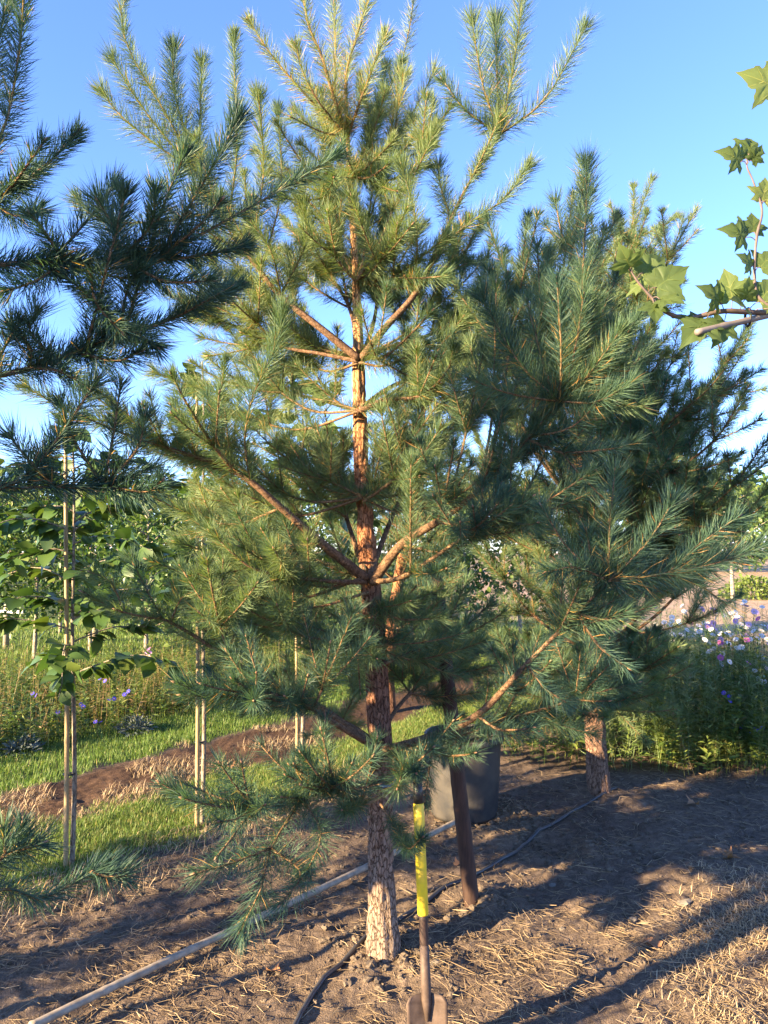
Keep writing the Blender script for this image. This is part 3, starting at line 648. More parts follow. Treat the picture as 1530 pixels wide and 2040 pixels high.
# the near pine on the left: its trunk stands outside the frame, its branches reach in
b3 = on(np.array([-1.5, 1.35, 0]))
pine3 = thing('pine_tree', b3, 'near pine reaching in from the left edge, dark blue-green branches against the sky', 'pine tree', 'pines planted in a row')
ax3, _ = trunk(pine3, np.array([b3 - [0, 0, .04], b3 + [0, 0, .8], b3 + [.02, 0, 1.8], b3 + [.0, .02, 2.8], b3 + [.02, 0, 3.7]]), [.052, .042, .036, .026, .012], [0, .3, .6, .9, 1], m=120)
def T3(z): return tuple(ax3[int(np.argmin(np.abs(ax3[:, 2] - z)))])
def limb3(z, pts, r0, seed, shoots=(), **kw):
    g_ = Pine(seed, tone=kw.pop('tone', .03), dens=2300, nw=.0018, nl=.069)  # darkest tone: the shade on these branches is put into their colour
    ax = catmull(np.vstack([T3(z), PP(pts)]), 12 * (len(pts) + 1))
    g_.branch(ax, r0, kw.pop('order', 1), .03, **kw)
    for s_ in shoots: g_.shoot(PP(s_), .0045, dens=1.1)
    return g_.finish(pine3)
limb3(2.05, [(0, 528, 1.75), (120, 522, 1.82), (240, 516, 1.86), (340, 512, 1.9)], .015, 301, [[(-40, 531, 1.74), (60, 525, 1.78), (180, 519, 1.84), (260, 515, 1.87)],
        [(255, 640, 1.86), (285, 530, 1.86), (325, 410, 1.85), (372, 298, 1.84)], [(320, 512, 1.9), (395, 380, 1.92), (440, 305, 1.93), (476, 232, 1.94)], [(320, 512, 1.9), (450, 440, 1.95), (560, 378, 2.0), (676, 306, 2.05)],
    [(240, 516, 1.86), (360, 515, 1.9), (488, 490, 1.95)], [(240, 516, 1.86), (225, 450, 1.8), (196, 402, 1.78)], [(125, 522, 1.82), (95, 470, 1.78), (62, 425, 1.76)], [(125, 522, 1.82), (70, 560, 1.75), (10, 580, 1.7)],
    [(240, 516, 1.86), (300, 450, 1.83), (310, 380, 1.8)], [(320, 512, 1.9), (395, 450, 1.86), (440, 400, 1.84)], [(180, 520, 1.84), (190, 600, 1.8), (240, 660, 1.78)], [(240, 516, 1.86), (330, 560, 1.82), (420, 560, 1.8)]], f0=.6, side=1.2)
limb3(1.75, [(0, 748, 1.8), (110, 716, 1.84), (200, 680, 1.88), (340, 636, 1.94), (482, 566, 2.0)], .013, 302, [[(-60, 765, 1.78), (0, 748, 1.8), (110, 716, 1.84), (240, 668, 1.89)], [(-20, 752, 1.8), (10, 690, 1.78), (40, 640, 1.78)], [(60, 732, 1.82), (60, 690, 1.8), (20, 650, 1.78)], [(60, 732, 1.82), (120, 740, 1.8), (170, 770, 1.78)], [(150, 700, 1.85), (230, 720, 1.82), (280, 700, 1.8)], [(200, 680, 1.88), (215, 620, 1.84), (120, 545, 1.8)], [(110, 716, 1.84), (60, 660, 1.8), (72, 620, 1.8)], [(200, 680, 1.88), (260, 660, 1.84), (310, 690, 1.82)],
    [(240, 660, 1.88), (250, 590, 1.86), (270, 540, 1.84)]], f0=.6, side=1.0)
limb3(1.35, [(0, 972, 1.75), (110, 970, 1.8), (210, 966, 1.84), (312, 930, 1.86)], .011, 303, [[(-40, 973, 1.74), (60, 971, 1.78), (200, 966, 1.84)], [(205, 966, 1.84), (225, 870, 1.82), (240, 765, 1.8)], [(205, 966, 1.84), (150, 880, 1.8), (120, 800, 1.78)], [(205, 966, 1.84), (270, 900, 1.82), (290, 830, 1.8)],
    [(110, 970, 1.8), (60, 920, 1.76), (20, 870, 1.74)], [(205, 966, 1.84), (290, 980, 1.8), (320, 960, 1.78)]], f0=.65, side=1.0)
limb3(2.5, [(-160, 420, 1.75), (-60, 400, 1.85), (10, 386, 1.88), (90, 330, 1.9), (157, 262, 1.92)], .010, 304, [[(-60, 400, 1.85), (10, 250, 1.88), (38, 100, 1.9), (52, -50, 1.9)], [(-60, 400, 1.85), (-20, 200, 1.88), (0, 60, 1.9), (25, -20, 1.92)], [(-30, 395, 1.87), (30, 430, 1.85), (75, 420, 1.85)]], f0=.75, side=1.0, order=1)
limb3(.55, [(-150, 1760, 1.5), (-40, 1740, 1.6), (30, 1690, 1.65), (44, 1645, 1.66)], .006, 305, [[(-10, 1720, 1.6), (10, 1700, 1.6), (4, 1655, 1.6)], [(20, 1700, 1.64), (50, 1690, 1.64), (80, 1680, 1.65)]], order=0)
limb3(.55, [(-80, 1800, 1.7), (80, 1790, 1.85), (170, 1745, 1.95), (225, 1715, 2.0)], .005, 306, [[(180, 1735, 1.95), (210, 1745, 1.95), (250, 1745, 1.95)]], order=0)
def off3(a, z):   # the explicit branches above take the side that faces the camera
    return math.cos(a) > .05 and z < 3.0
whorls(pine3, ax3, 31, [1.6, 2.0, 2.4, 2.8, 3.2], [.9, 1.0, .9, .8, .6], per=4, skip=off3, slim=lambda a: 1 - .62 * max(0, math.cos(a - R(113))), dens=700, nw=.003, tone=.2)

# unseen pines added outside the frame on the left to shade the left ground
for q, (x, y, hh, rs) in enumerate(((-5.18, .71, 2.25, 41), (-5.56, 1.31, 2.2, 42))):
    bo = on(np.array([x, y, 0]))
    po = thing('pine_tree', bo, ('small bushy pine added unseen at the left for its shade', 'smallest bushy pine added unseen at the left for its shade')[q], 'pine tree', 'pines planted in a row')
    axo, _ = trunk(po, np.array([bo - [0, 0, .04], bo + [0, 0, hh * .5], bo + [.03, 0, hh]]), [.05, .04, .012], [0, .5, 1], m=80, n=16)
    zs = np.arange(.3, hh, .35)
    whorls(po, axo, rs, list(zs), list(.62 * (1.1 - .6 * (zs / hh))), per=5, dens=330, nw=.005, tone=.3, order=2)

# a pine behind the main one
b4 = on(G(775, 1420))
pine4 = thing('pine_tree', b4, 'slim pine standing in the sun straight behind the middle pine', 'pine tree', 'pines planted in a row')
ax4, _ = trunk(pine4, np.vstack([b4 - [0, 0, .04], PP([(775, 1300), (800, 1120), (826, 1000), (840, 850), (850, 740)], b4[1])]), [.07, .06, .05, .04, .03, .012], [.3, .5, .7, .9, 1, 1], m=100, n=20)
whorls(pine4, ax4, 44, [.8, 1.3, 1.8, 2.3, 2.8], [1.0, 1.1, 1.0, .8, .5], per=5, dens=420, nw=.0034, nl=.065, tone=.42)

# ------------------------------------------------------------------ leaves
def leaf_template(w_=.36, fold=.18, droop=.25, rows=6, tipw=.0):
    t = np.linspace(0, 1, rows); prof = np.sin(np.pi * np.clip(t, 0, 1) ** .8) * w_ + tipw; prof[0] = .015; prof[-1] = .004
    V = []
    for a, ww in zip(t, prof):
        z = -droop * a ** 2
        V += [(-ww, a, z + fold * ww), (0, a, z), (ww, a, z + fold * ww)]
    f = []
    for k in range(rows - 1):
        o = 3 * k; f += [(o, o + 1, o + 4, o + 3), (o + 1, o + 2, o + 5, o + 4)]
    tc = np.tile([0, .08, 0], rows)
    return np.array(V), [np.array(f)], tc
def rand_axes(r, n, dirs, flat=.5):
    """Y along dirs, Z roughly up"""
    Y = dirs / np.linalg.norm(dirs, axis=1, keepdims=True)
    up = np.tile([0, 0, 1.0], (n, 1)) + r.normal(0, flat, (n, 3))
    X = np.cross(Y, up); X /= np.maximum(np.linalg.norm(X, axis=1, keepdims=True), 1e-6)
    return X, Y, np.cross(X, Y)
OV = leaf_template(.40, .14, .30)

def sapling(px, py, stake_px, top_py, crown, nb, leafL, label, slabel, seed, stem_top=None, tone=.35, tie_py=()):
    r = np.random.default_rng(seed)
    b0 = on(G(px, py)) if py else on(np.array(px)); d = b0[1]
    if not py: px = PW / 2 + F * b0[0] / d; stake_px = px - 24
    root = thing('young_tree', b0, label, 'young tree', 'young trees tied to bamboo stakes')
    topz = P(px, stem_top or top_py, d)
    st = MB(); ax = catmull(np.array([b0 - [0, 0, .03], b0 * .5 + topz * .5 + [.012, 0, 0], topz]), 40)
    ax[:, 0] += .008 * np.sin(np.linspace(0, 9, 40)); st.tube(ax, np.linspace(.014, .005, 40), 8, .4, rough=.002)
    so_ = st.build('stem', M['greybark'], root)
    lf = MB(); bw = MB()
    zlo, zhi, rad = crown
    for q in range(nb):
        z = zlo + (zhi - zlo) * (q + .5) / nb
        p = ax[int(np.argmin(np.abs(ax[:, 2] - z)))]
        a = q * 2.4 + r.normal(0, .3); L = rad * (.6 + .6 * r.random()) * (1.1 - .5 * ((z - zlo) / (zhi - zlo)))
        tw = [p]; cur = unit([math.cos(a), math.sin(a), .55])
        for s_ in range(8):
            cur = unit(cur + np.array([0, 0, -.10]) + r.normal(0, .08, 3)); tw.append(tw[-1] + cur * L / 8)
        tw = np.array(tw); bw.tube(tw, np.linspace(.005, .0018, 9), 5, .4)
        n = int((19 if py else 30) * L / .4) + 5
        u = 1 + r.random(n) * 7; i_ = np.minimum(u.astype(int), 7); pos = tw[i_] + (tw[np.minimum(i_ + 1, 8)] - tw[i_]) * (u - i_)[:, None]
        dirs = (tw[-1] - tw[0])[None] / L + r.normal(0, .75, (n, 3)); dirs[:, 2] -= .35
        dirs[:, 2] *= .55; X, Y, Z = rand_axes(r, n, dirs, .38)
        lf.place(*OV[:2], pos + Y * .02, X, Y, Z, leafL * (.45 + .75 * r.random(n)), np.clip(tone + r.normal(0, .18, n), 0, .95), OV[2])
    bw.build('branches', M['greybark'], root)
    lf.build('leaves', M['leaf'], root)
    # the cane beside it
    p0 = on(G(stake_px, py + 6)) if py else on(b0 - [.04, .0, 0]); p1 = P(stake_px + 2, top_py, p0[1])
    sk = thing('bamboo_stake', p0, slabel, 'stake', 'bamboo stakes')
    mb = MB(); m_ = 90; ax = np.linspace(p0 - [0, 0, .05], p1, m_)
    rad_ = np.interp(np.linspace(0, 1, m_), [0, 1], [.0125, .009]) * (1 + .16 * (np.arange(m_) % 13 == 0))
    ax[:, 0] += .005 * np.sin(np.linspace(0, 5, m_)); mb.tube(ax, rad_, 10, .5)
    mb.build('cane', M['cane'], sk)
    for ty in tie_py:
        q0 = P(stake_px, ty, p0[1]); s0 = P(px, ty, d)
        mid = (q0 + s0) / 2; wx = abs(q0[0] - s0[0]) / 2 + .019
        a = np.linspace(0, 2 * math.pi, 24)
        tb = MB(); tb.tube(np.stack([mid[0] + wx * np.cos(a), mid[1] + .020 * np.sin(a), mid[2] + 0 * a], 1), .0045, 6, cap=False)
        tb.build('tie', M['rubber'], sk)
    return root
sapling(143, 1728, 131, 835, (.95, 2.15, .55), 24, .108, 'young tree with large dark round leaves at the left edge', 'long bamboo stake of the young tree nearest the left edge', 501, stem_top=870, tone=.45, tie_py=(1542, 1300, 1150))
sapling(402, 1640, 392, 775, (1.15, 2.6, .45), 16, .12, 'second young tree from the left, behind the dark low pine branches', 'bamboo stake of the second young tree, with a black tie near the grass', 502, stem_top=720, tone=.4, tie_py=(1478,))
sapling(600, 1560, 590, 1240, (1.5, 2.9, .5), 16, .12, 'third young tree from the left, slender stem beside the middle pine', 'short bamboo stake of the third young tree', 503, stem_top=700, tone=.5, tie_py=(1420,))

sapling((-1.95, 2.28, 0), None, 0, 700, (.95, 1.85, .5), 32, .125, 'young tree of the same row just outside the left edge, one leaf showing', 'bamboo stake of the young tree just outside the left edge', 504, stem_top=700, tone=.25)
sapling((-2.5, 1.68, 0), None, 0, 600, (1.1, 1.95, .5), 30, .125, 'young tree farthest forward in the row, outside the left edge', 'bamboo stake of the foremost young tree outside the left edge', 505, stem_top=600, tone=.25)

# ---- plane tree whose trained branch reaches in from the right
def plane_leaf():
    h = [(.0, .0), (.12, -.07), (.20, -.13), (.34, -.10), (.50, -.10), (.44, .02), (.40, .09), (.41, .15), (.55, .20), (.62, .29), (.78, .38), (.66, .43), (.57, .42), (.46, .47), (.36, .47), (.30, .50), (.33, .60), (.27, .70), (.22, .72), (.13, .86), (.07, .92), (0, 1.08)]
    pts = h + [(-x, y) for x, y in h[-2:0:-1]]
    c = np.array([0, .24]); n = len(pts); o = np.array(pts)
    V2 = [c]; 
    for f in (.35, .7, 1.0): V2 += list(c + (o - c) * f)
    V2 = np.array(V2)
    z = .16 * np.abs(V2[:, 0]) - .22 * (V2[:, 1] - .3) ** 2 - .25 * V2[:, 0] ** 2 + .02 * np.sin(V2[:, 0] * 17) * np.cos(V2[:, 1] * 13)
    V = np.column_stack([V2, z])
    k = np.arange(n); k2 = (k + 1) % n
    tri = np.stack([np.zeros(n, int), 1 + k, 1 + k2], 1)
    qd = np.vstack([np.stack([1 + a * n + k, 1 + (a + 1) * n + k, 1 + (a + 1) * n + k2, 1 + a * n + k2], 1) for a in (0, 1)])
    tc = np.zeros(len(V))
    # raised veins
    VV = list(V); T_ = list(tri); Q_ = list(qd); tcl = list(tc)
    def zf(x, y): return .16 * abs(x) - .22 * (y - .3) ** 2 - .25 * x * x + .02 * math.sin(x * 17) * math.cos(y * 13) + .004
    for tx, ty in ((0, 1.04), (.72, .38), (-.72, .38), (.46, -.08), (-.46, -.08), (.3, .68), (-.3, .68)):
        s0 = (0, .0) if abs(tx) != .3 else (0, .35)
        dx, dy = tx - s0[0], ty - s0[1]; l = math.hypot(dx, dy); nx_, ny_ = -dy / l, dx / l; b0 = len(VV)
        for q in range(6):
            t = q / 5; ww = .012 * (1 - t) + .002
            for sg in (-1, 1):
                x, y = s0[0] + dx * t + sg * nx_ * ww, s0[1] + dy * t + sg * ny_ * ww
                VV.append(np.array([x, y, zf(x, y)])); tcl.append(.35)
        for q in range(5): Q_.append(np.array([b0 + 2 * q, b0 + 2 * q + 1, b0 + 2 * q + 3, b0 + 2 * q + 2]))
    return np.array(VV), [np.array(T_), np.array(Q_)], np.array(tcl)
PL = plane_leaf()
pb = on(np.array([1.75, 2.25, 0]))
plane = thing('plane_tree', pb, 'plane tree with lobed leaves, its trained branch reaching in at the top right', 'plane tree')
tb = MB(); PLT = catmull(np.array([pb - [0, 0, .03], pb + [.01, 0, 1.2], pb + [-.01, 0, 2.15], pb + [.0, 0, 3.1]]), 50)
tb.tube(PLT, np.linspace(.035, .015, 50), 12, .6, rough=.004); tb.build('trunk', M['greybark'], plane)
r = np.random.default_rng(77)
DP = 1.95
def plane_branch(pts, r0, r1, leaves, label=None):
    w_ = MB(); ax = catmull(np.array([P(*q) if isinstance(q, tuple) else q for q in pts]), 10 * len(pts)); w_.tube(ax, np.linspace(r0, r1, len(ax)), 8, .3, rough=.0015)
    o = None; lm = MB()
    for (ax_, ay_, bx, by, dz, size, tn, face) in leaves:
        a0 = P(ax_, ay_, DP); a1 = P(bx, by, DP + dz)          # petiole from the twig, leaf tip at (bx,by)
        k_ = ax[int(np.argmin(np.linalg.norm(ax - a0, axis=1)))]
        Y = unit(a1 - a0); L = np.linalg.norm(a1 - a0)
        pet = a0 + Y * L * .22
        w_.tube(catmull(np.array([k_, (k_ + pet) / 2 + [0, 0, .006], pet]), 6), .0013, 5, .5)
        fz = unit(face); X = unit(np.cross(Y, fz)); Z = np.cross(X, Y) * r.uniform(.8, 2.2)
        lm.place(*PL[:2], pet[None], X[None], Y[None], Z[None], L * .62 * size, tn + .05, PL[2])
    o = w_.build('branch', M['planetwig'], plane); lm.build('leaves', M['plane'], o)
    if label: o['label'] = label
CAMV = (-.2, -1, .25)
plane_branch([pb + [0, 0, 1.95], (1640, 605, 2.1), (1530, 622, 2.0), (1440, 620, DP), (1370, 634, DP), (1325, 620, DP), (1295, 590, DP), (1270, 560, DP), (1250, 530, DP)], .010, .002, [
    (1262, 545, 1235, 490, -.05, 1.25, .35, (-.6, -.7, .5)), (1268, 555, 1330, 505, .02, 1.2, .2, (.4, -.8, .4)), (1290, 585, 1372, 528, -.02, 1.25, .18, (.2, -1, .3)), (1300, 595, 1368, 600, -.06, 1.2, .22, (.1, -.9, .5)),
    (1285, 575, 1255, 560, .05, 1.3, .4, (-.5, -.8, .2)), (1300, 592, 1310, 650, -.04, 1.0, .15, (0, -1, .3)),
    (1445, 615, 1395, 560, -.05, 1.1, .25, (-.1, -1, .4)), (1465, 615, 1440, 520, 0, 1.0, .45, (-.3, -.9, .2)), (1480, 612, 1500, 540, -.04, 1.0, .2, (.3, -1, .3)), (1500, 618, 1560, 540, .0, 1.1, .3, (0, -1, .3)),
    (1420, 625, 1350, 690, -.06, 1.0, .15, (0, -.9, .6)), (1450, 622, 1420, 700, -.03, 1.0, .2, (.2, -1, .2)), (1495, 618, 1450, 585, -.08, .9, .5, (-.2, -1, .5)), (1520, 620, 1570, 600, -.05, .9, .25, (.1, -1, .5))],
             label='lower trained branch with dark lobed leaves')
plane_branch([(1545, 618, DP), (1510, 590, DP), (1503, 540, DP), (1508, 470, DP), (1518, 420, DP), (1500, 360, DP), (1488, 330, DP), (1495, 300, DP)], .005, .0015, [
    (1490, 330, 1430, 292, -.03, 1.15, .35, (-.3, -1, .3)), (1491, 318, 1500, 262, .03, 1.1, .25, (.2, -1, .1)), (1490, 330, 1525, 285, -.02, 1.1, .2, (.5, -.9, .2)), (1488, 325, 1465, 285, .03, 1.0, .3, (-.2, -1, .2)),
    (1500, 480, 1438, 448, -.03, 1.2, .2, (-.1, -1, .3)), (1502, 475, 1500, 418, .02, 1.15, .25, (.2, -1, .2)), (1516, 415, 1530, 345, .0, 1.1, .6, (.2, -1, .2)), (1516, 410, 1560, 372, 0, 1.2, .55, (.1, -1, .3)),
    (1505, 540, 1470, 500, -.04, 1.1, .4, (-.1, -1, .4)), (1505, 545, 1550, 490, 0, 1.1, .3, (.1, -1, .3))], label='thin upright twig with small leaves')
plane_branch([pb + [0, 0, 2.55], (1640, 200, 2.1), (1570, 185, 2.0)], .006, .003, [(1565, 185, 1476, 140, -.02, 1.25, .62, (-.2, -1, .1)), (1570, 190, 1600, 90, 0, 1.2, .5, (.1, -1, .2))], label='twig with one large pale leaf')
cn = MB(); a_, e_ = P(1388, 662, 1.9), P(1700, 588, 2.15); m_ = 40
cn.tube(np.linspace(a_, e_, m_), np.full(m_, .0085) * (1 + .14 * (np.arange(m_) % 12 == 6)), 10, .5)
cane = thing('bamboo_cane', (a_ + e_) / 2, 'grey horizontal bamboo cane under the plane tree branch', 'cane')
cn.build('cane', M['greycane'], cane)
tm = MB(); q0 = P(1490, 632, 1.985); a = np.linspace(0, 6.283, 20)
tm.tube(np.stack([q0[0] + 0 * a, q0[1] + .016 * np.cos(a), q0[2] + .024 * np.sin(a)], 1), .0035, 6, cap=False); tm.build('tie', M['rubber'], cane)

# ------------------------------------------------------------------ spade
foot = on(G(851, 2098)); d0 = foot[1]
spade = thing('spade', foot, 'spade with a yellow and black shaft standing upright before the middle pine', 'spade')
top_ = P(832, 1558, d0 + .06); sock = P(849, 1974, d0 + .005)
def along(t): return sock * (1 - t) + top_ * t
up = unit(top_ - sock); rx = unit(np.cross(up, [0, -1, 0])) * -1
if rx[0] < 0: rx = -rx
fy = np.cross(up, rx)
pxm = d0 / F
bl = MB(); rows_, cols_ = 14, 13
V = []
for layer in (0, 1):
    for a in range(rows_):
        t = a / (rows_ - 1)
        for c_ in range(cols_):
            s_ = c_ / (cols_ - 1) * 2 - 1
            hw = .066 * (1 - .06 * t) if a > 0 else .055
            if t > .6: hw *= math.sqrt(max(.0, 1 - ((t - .6) / .42) ** 2 * .55))
            dep = .018 * s_ * s_ - .010 * math.exp(-(s_ * 4) ** 2) * (1 - t)
            p = sock - up * (.012 + t * .24) + rx * s_ * hw - fy * (dep * (1 - .3 * t)) + fy * layer * .003
            if a == 0: p = p + up * (.006 * math.cos(s_ * 1.4))
            V.append(p)
V = np.array(V); n_ = rows_ * cols_
i = (np.arange(rows_ - 1)[:, None] * cols_ + np.arange(cols_ - 1)[None, :]).ravel()
q1 = np.stack([i, i + 1, i + cols_ + 1, i + cols_], 1)
edge = list(range(cols_)) + [a * cols_ + cols_ - 1 for a in range(1, rows_)] + [(rows_ - 1) * cols_ + c_ for c_ in range(cols_ - 2, -1, -1)] + [a * cols_ for a in range(rows_ - 2, 0, -1)]
edge = np.array(edge); e2 = np.roll(edge, -1)
bl.add(V, [q1, q1[:, ::-1] + n_, np.stack([edge, edge + n_, e2 + n_, e2], 1)])
bl.build('blade', M['steel'], spade)
sk = MB(); sk.tube(np.array([sock - up * .09, sock - up * .03, sock + up * .02, sock + up * .14]), [.006, .016, .0165, .0145], 16); sk.build('socket', M['steel'], spade)
Lsh = np.linalg.norm(top_ - sock)
def z_at(py): return (1974 - py) / (1974 - 1558)
sh = MB(); sh.tube(np.linspace(along(.03), along(z_at(1822)), 12), .0145, 16); sh.build('shaft', M['shaft'], spade)
ye = MB(); ye.tube(np.array([along(z_at(1826)), along(z_at(1824)), along(z_at(1603)), along(z_at(1601))]), [.0165, .018, .018, .0165], 20); ye.build('yellow_sleeve', M['yellow'], spade)
bk = MB(); bk.tube(np.array([along(z_at(1601)), along(z_at(1580)), top_]), [.0165, .0165, .015], 20); bk.build('black_sleeve', M['black'], spade)
hd = MB()
for sg in (-1, 1): hd.tube(catmull(np.array([top_, top_ + up * .035 + rx * sg * .024, top_ + up * .070 + rx * sg * .032]), 12), np.linspace(.012, .010, 12), 10)
hd.tube(np.array([top_ + up * .073 - rx * .040, top_ + up * .074 - rx * .033, top_ + up * .074 + rx * .033, top_ + up * .073 + rx * .040]), [.009, .013, .013, .009], 12)
hd.build('handle', M['black'], spade)

# ------------------------------------------------------------------ pot, post, hose, pole, strap
pc = on(G(925, 1625)); 
pot = thing('plant_pot', pc, 'large black plastic nursery pot behind the brown post', 'plant pot')
mb = MB(); mb.lathe([(.0, .005), (.185, .005), (.195, .0), (.2, .02), (.213, .22), (.226, .455), (.226, .47), (.218, .47), (.205, .25), (.19, .03), (0, .03)], 56, centre=pc + [0, 0, .0]); mb.build('body', M['pot'], pot)
mb = MB(); mb.lathe([(.227, .440), (.240, .442), (.243, .452), (.243, .482), (.238, .487), (.229, .487), (.2265, .472)], 56, centre=pc); mb.build('rim', M['pot'], pot)
for sg in (-1, 1):
    mb = MB(); a = np.linspace(-.32, .32, 14) + (R(35) if sg > 0 else R(215)); rr_ = .245 + .035 * np.cos(np.linspace(-1.57, 1.57, 14))
    mb.tube(np.stack([pc[0] + rr_ * np.cos(a), pc[1] + rr_ * np.sin(a), np.full(14, pc[2] + .468)], 1), .010, 8); mb.build('handle', M['pot'], pot)
pp = on(G(942, 1812)); pt = P(866, 1122, pp[1])
post = thing('wooden_post', pp, 'leaning dark brown round wooden post beside the pot', 'post')
mb = MB(); ax = np.linspace(pp - [0, 0, .06], pt, 60); mb.tube(ax, np.interp(np.linspace(0, 1, 60), [0, .97, 1], [.036, .031, .028]), 20, rough=.003); mb.build('shaft', M['post'], post)
mb = MB(); u_ = unit(pt - pp); mb.tube(np.array([pt - u_ * .002, pt + u_ * .012, pt + u_ * .02]), [.0305, .029, .024], 20); mb.build('cut_end', M['posttop'], post)
def ground_line(pix, n, lift):
    q = np.array([G(*p) for p in pix]); c = catmull(q, n); c[:, 2] = hgt(c[:, 0], c[:, 1])
    z = c[:, 2].copy()
    for _ in range(6): z[1:-1] = np.maximum(z[1:-1], (z[:-2] + z[2:]) / 2)
    c[:, 2] = z + lift; return c
mb = MB(); hl = ground_line([(520, 2180), (592, 2036), (640, 1960), (722, 1892), (805, 1832), (880, 1778), (960, 1738), (1020, 1700), (1062, 1660), (1140, 1618), (1232, 1578)], 160, .006)
mb.tube(hl, .0095, 12); tag(mb.build('irrigation_hose', M['hose']), 'thin black irrigation hose lying along the pine row on the soil', 'hose')
mb = MB(); m_ = 160; q = np.linspace(on(G(60, 2064)), on(G(912, 1655)), m_)
q[:, 2] = np.linspace(.03, .055, m_) + .004 * np.sin(np.linspace(0, 7, m_)); q[:, 0] += .012 * np.sin(np.linspace(0, 3.14, m_))
mb.tube(q, .0145 * (1 + .14 * (np.arange(m_) % 17 == 0)), 12, rough=.001); tag(mb.build('bamboo_pole', M['oldcane']), 'long grey bamboo pole lying on the ground, running from the lower left to the pot', 'pole')
tp_ = P(758, 1556, TD); a = np.linspace(0, 6.283, 40)
mb = MB(); mb.tube(np.stack([tp_[0] + .062 * np.cos(a), tp_[1] + .062 * np.sin(a), tp_[2] + .004 * np.sin(a * 2)], 1), .005, 6, cap=False)
tag(mb.build('tree_strap', M['blue']), 'thin blue strap tied round the middle pine trunk', 'strap')

# ------------------------------------------------------------------ grass, litter, clods
def scatter(n, x0, x1, y0, y1, fn, r):
    out = []; tot = 0
    while tot < n:
        x = r.uniform(x0, x1, n); y = r.uniform(y0, y1, n); k_ = r.random(n) < fn(x, y)
        out.append(np.stack([x[k_], y[k_]], 1)); tot += k_.sum()
        if len(out) > 200: break
    return np.concatenate(out)[:n]
def blades(mb, xy, L, wid, lean, tone, r, tsd=.15, flatn=0.0):
    n = len(xy); p = np.column_stack([xy, hgt(xy[:, 0], xy[:, 1])])
    a = r.random(n) * 6.283; ln = L * (.5 + .9 * r.random(n)); le = np.clip(lean + r.normal(0, .35, n), 0, 1.5)
    hd_ = np.stack([np.cos(a), np.sin(a), np.zeros(n)], 1); sd = np.stack([-np.sin(a), np.cos(a), np.zeros(n)], 1)
    up_ = np.array([0, 0, 1.0])
    m1 = p + hd_ * (ln * .5 * np.sin(le * .6))[:, None] + up_ * (ln * .5 * np.cos(le * .6))[:, None]
    e1 = m1 + hd_ * (ln * .5 * np.sin(le * 1.2))[:, None] + up_ * (ln * .5 * np.cos(le * 1.2))[:, None]
    wv = sd * (wid * .5 * (.7 + .6 * r.random(n)))[:, None]
    V = np.empty((n, 5, 3)); V[:, 0] = p - wv; V[:, 1] = p + wv; V[:, 2] = m1 + wv * .8; V[:, 3] = m1 - wv * .8; V[:, 4] = e1
    k_ = np.arange(n)[:, None] * 5
    mb.add(V.reshape(-1, 3), [k_ + np.array([[0, 1, 2, 3]]), k_ + np.array([[3, 2, 4]])], np.repeat(np.clip(tone + r.normal(0, tsd, n), 0, 1), 5))
r = np.random.default_rng(101)
def rn(x, y): return rowc(x, y) + .24 * fbm(x * 2.2, y * 2.2)
mb = MB()
blades(mb, scatter(95000, -4.2, 1.8, 3.0, 9, lambda x, y: sstep(1.5, 1.95, rn(x, y)) * (1 - sstep(2.3, 2.55, rn(x, y))) * (.65 + .35 * (fbm(x * 3, y * 3) > -.15)), r), .032, .0032, .7, .60, r, .2)
blades(mb, scatter(45000, -6, 2.8, 4.6, 11, lambda x, y: sstep(3.2, 3.45, rn(x, y)) * (1 - sstep(4.1, 4.5, rn(x, y))), r), .045, .0042, .55, .48, r, .18)
blades(mb, scatter(50000, -9, 4, 6, 18, lambda x, y: sstep(3.9, 4.3, rn(x, y)), r), .09, .008, .5, .55, r, .2)
tag(mb.build('grass', M['grass'], smooth=False), kind='stuff')
mb = MB()
blades(mb, scatter(9000, -3.5, 1.2, 2.6, 7, lambda x, y: .35 * sstep(1.2, 1.5, rn(x, y)) * (1 - sstep(1.7, 2.0, rn(x, y))) + .5 * sstep(2.3, 2.5, rn(x, y)) * (1 - sstep(3.2, 3.4, rn(x, y))) * (fbm(x * 3, y * 3) > 0), r), .07, .0035, 1.2, .5, r, .25)
def dryf(x, y): return sstep(.95, 1.5, x + .45 * (3 - y) + .3 * fbm(x * 2, y * 2)) * (1 - sstep(3.3, 3.9, y)) * (.25 + .75 * (fbm(x * 4, y * 4) > -.1))
blades(mb, scatter(24000, .6, 3.2, 2.1, 4.0, dryf, r), .048, .0028, 1.42, .60, r, .2)
tag(mb.build('dry_grass', M['straw'], smooth=False), kind='stuff')
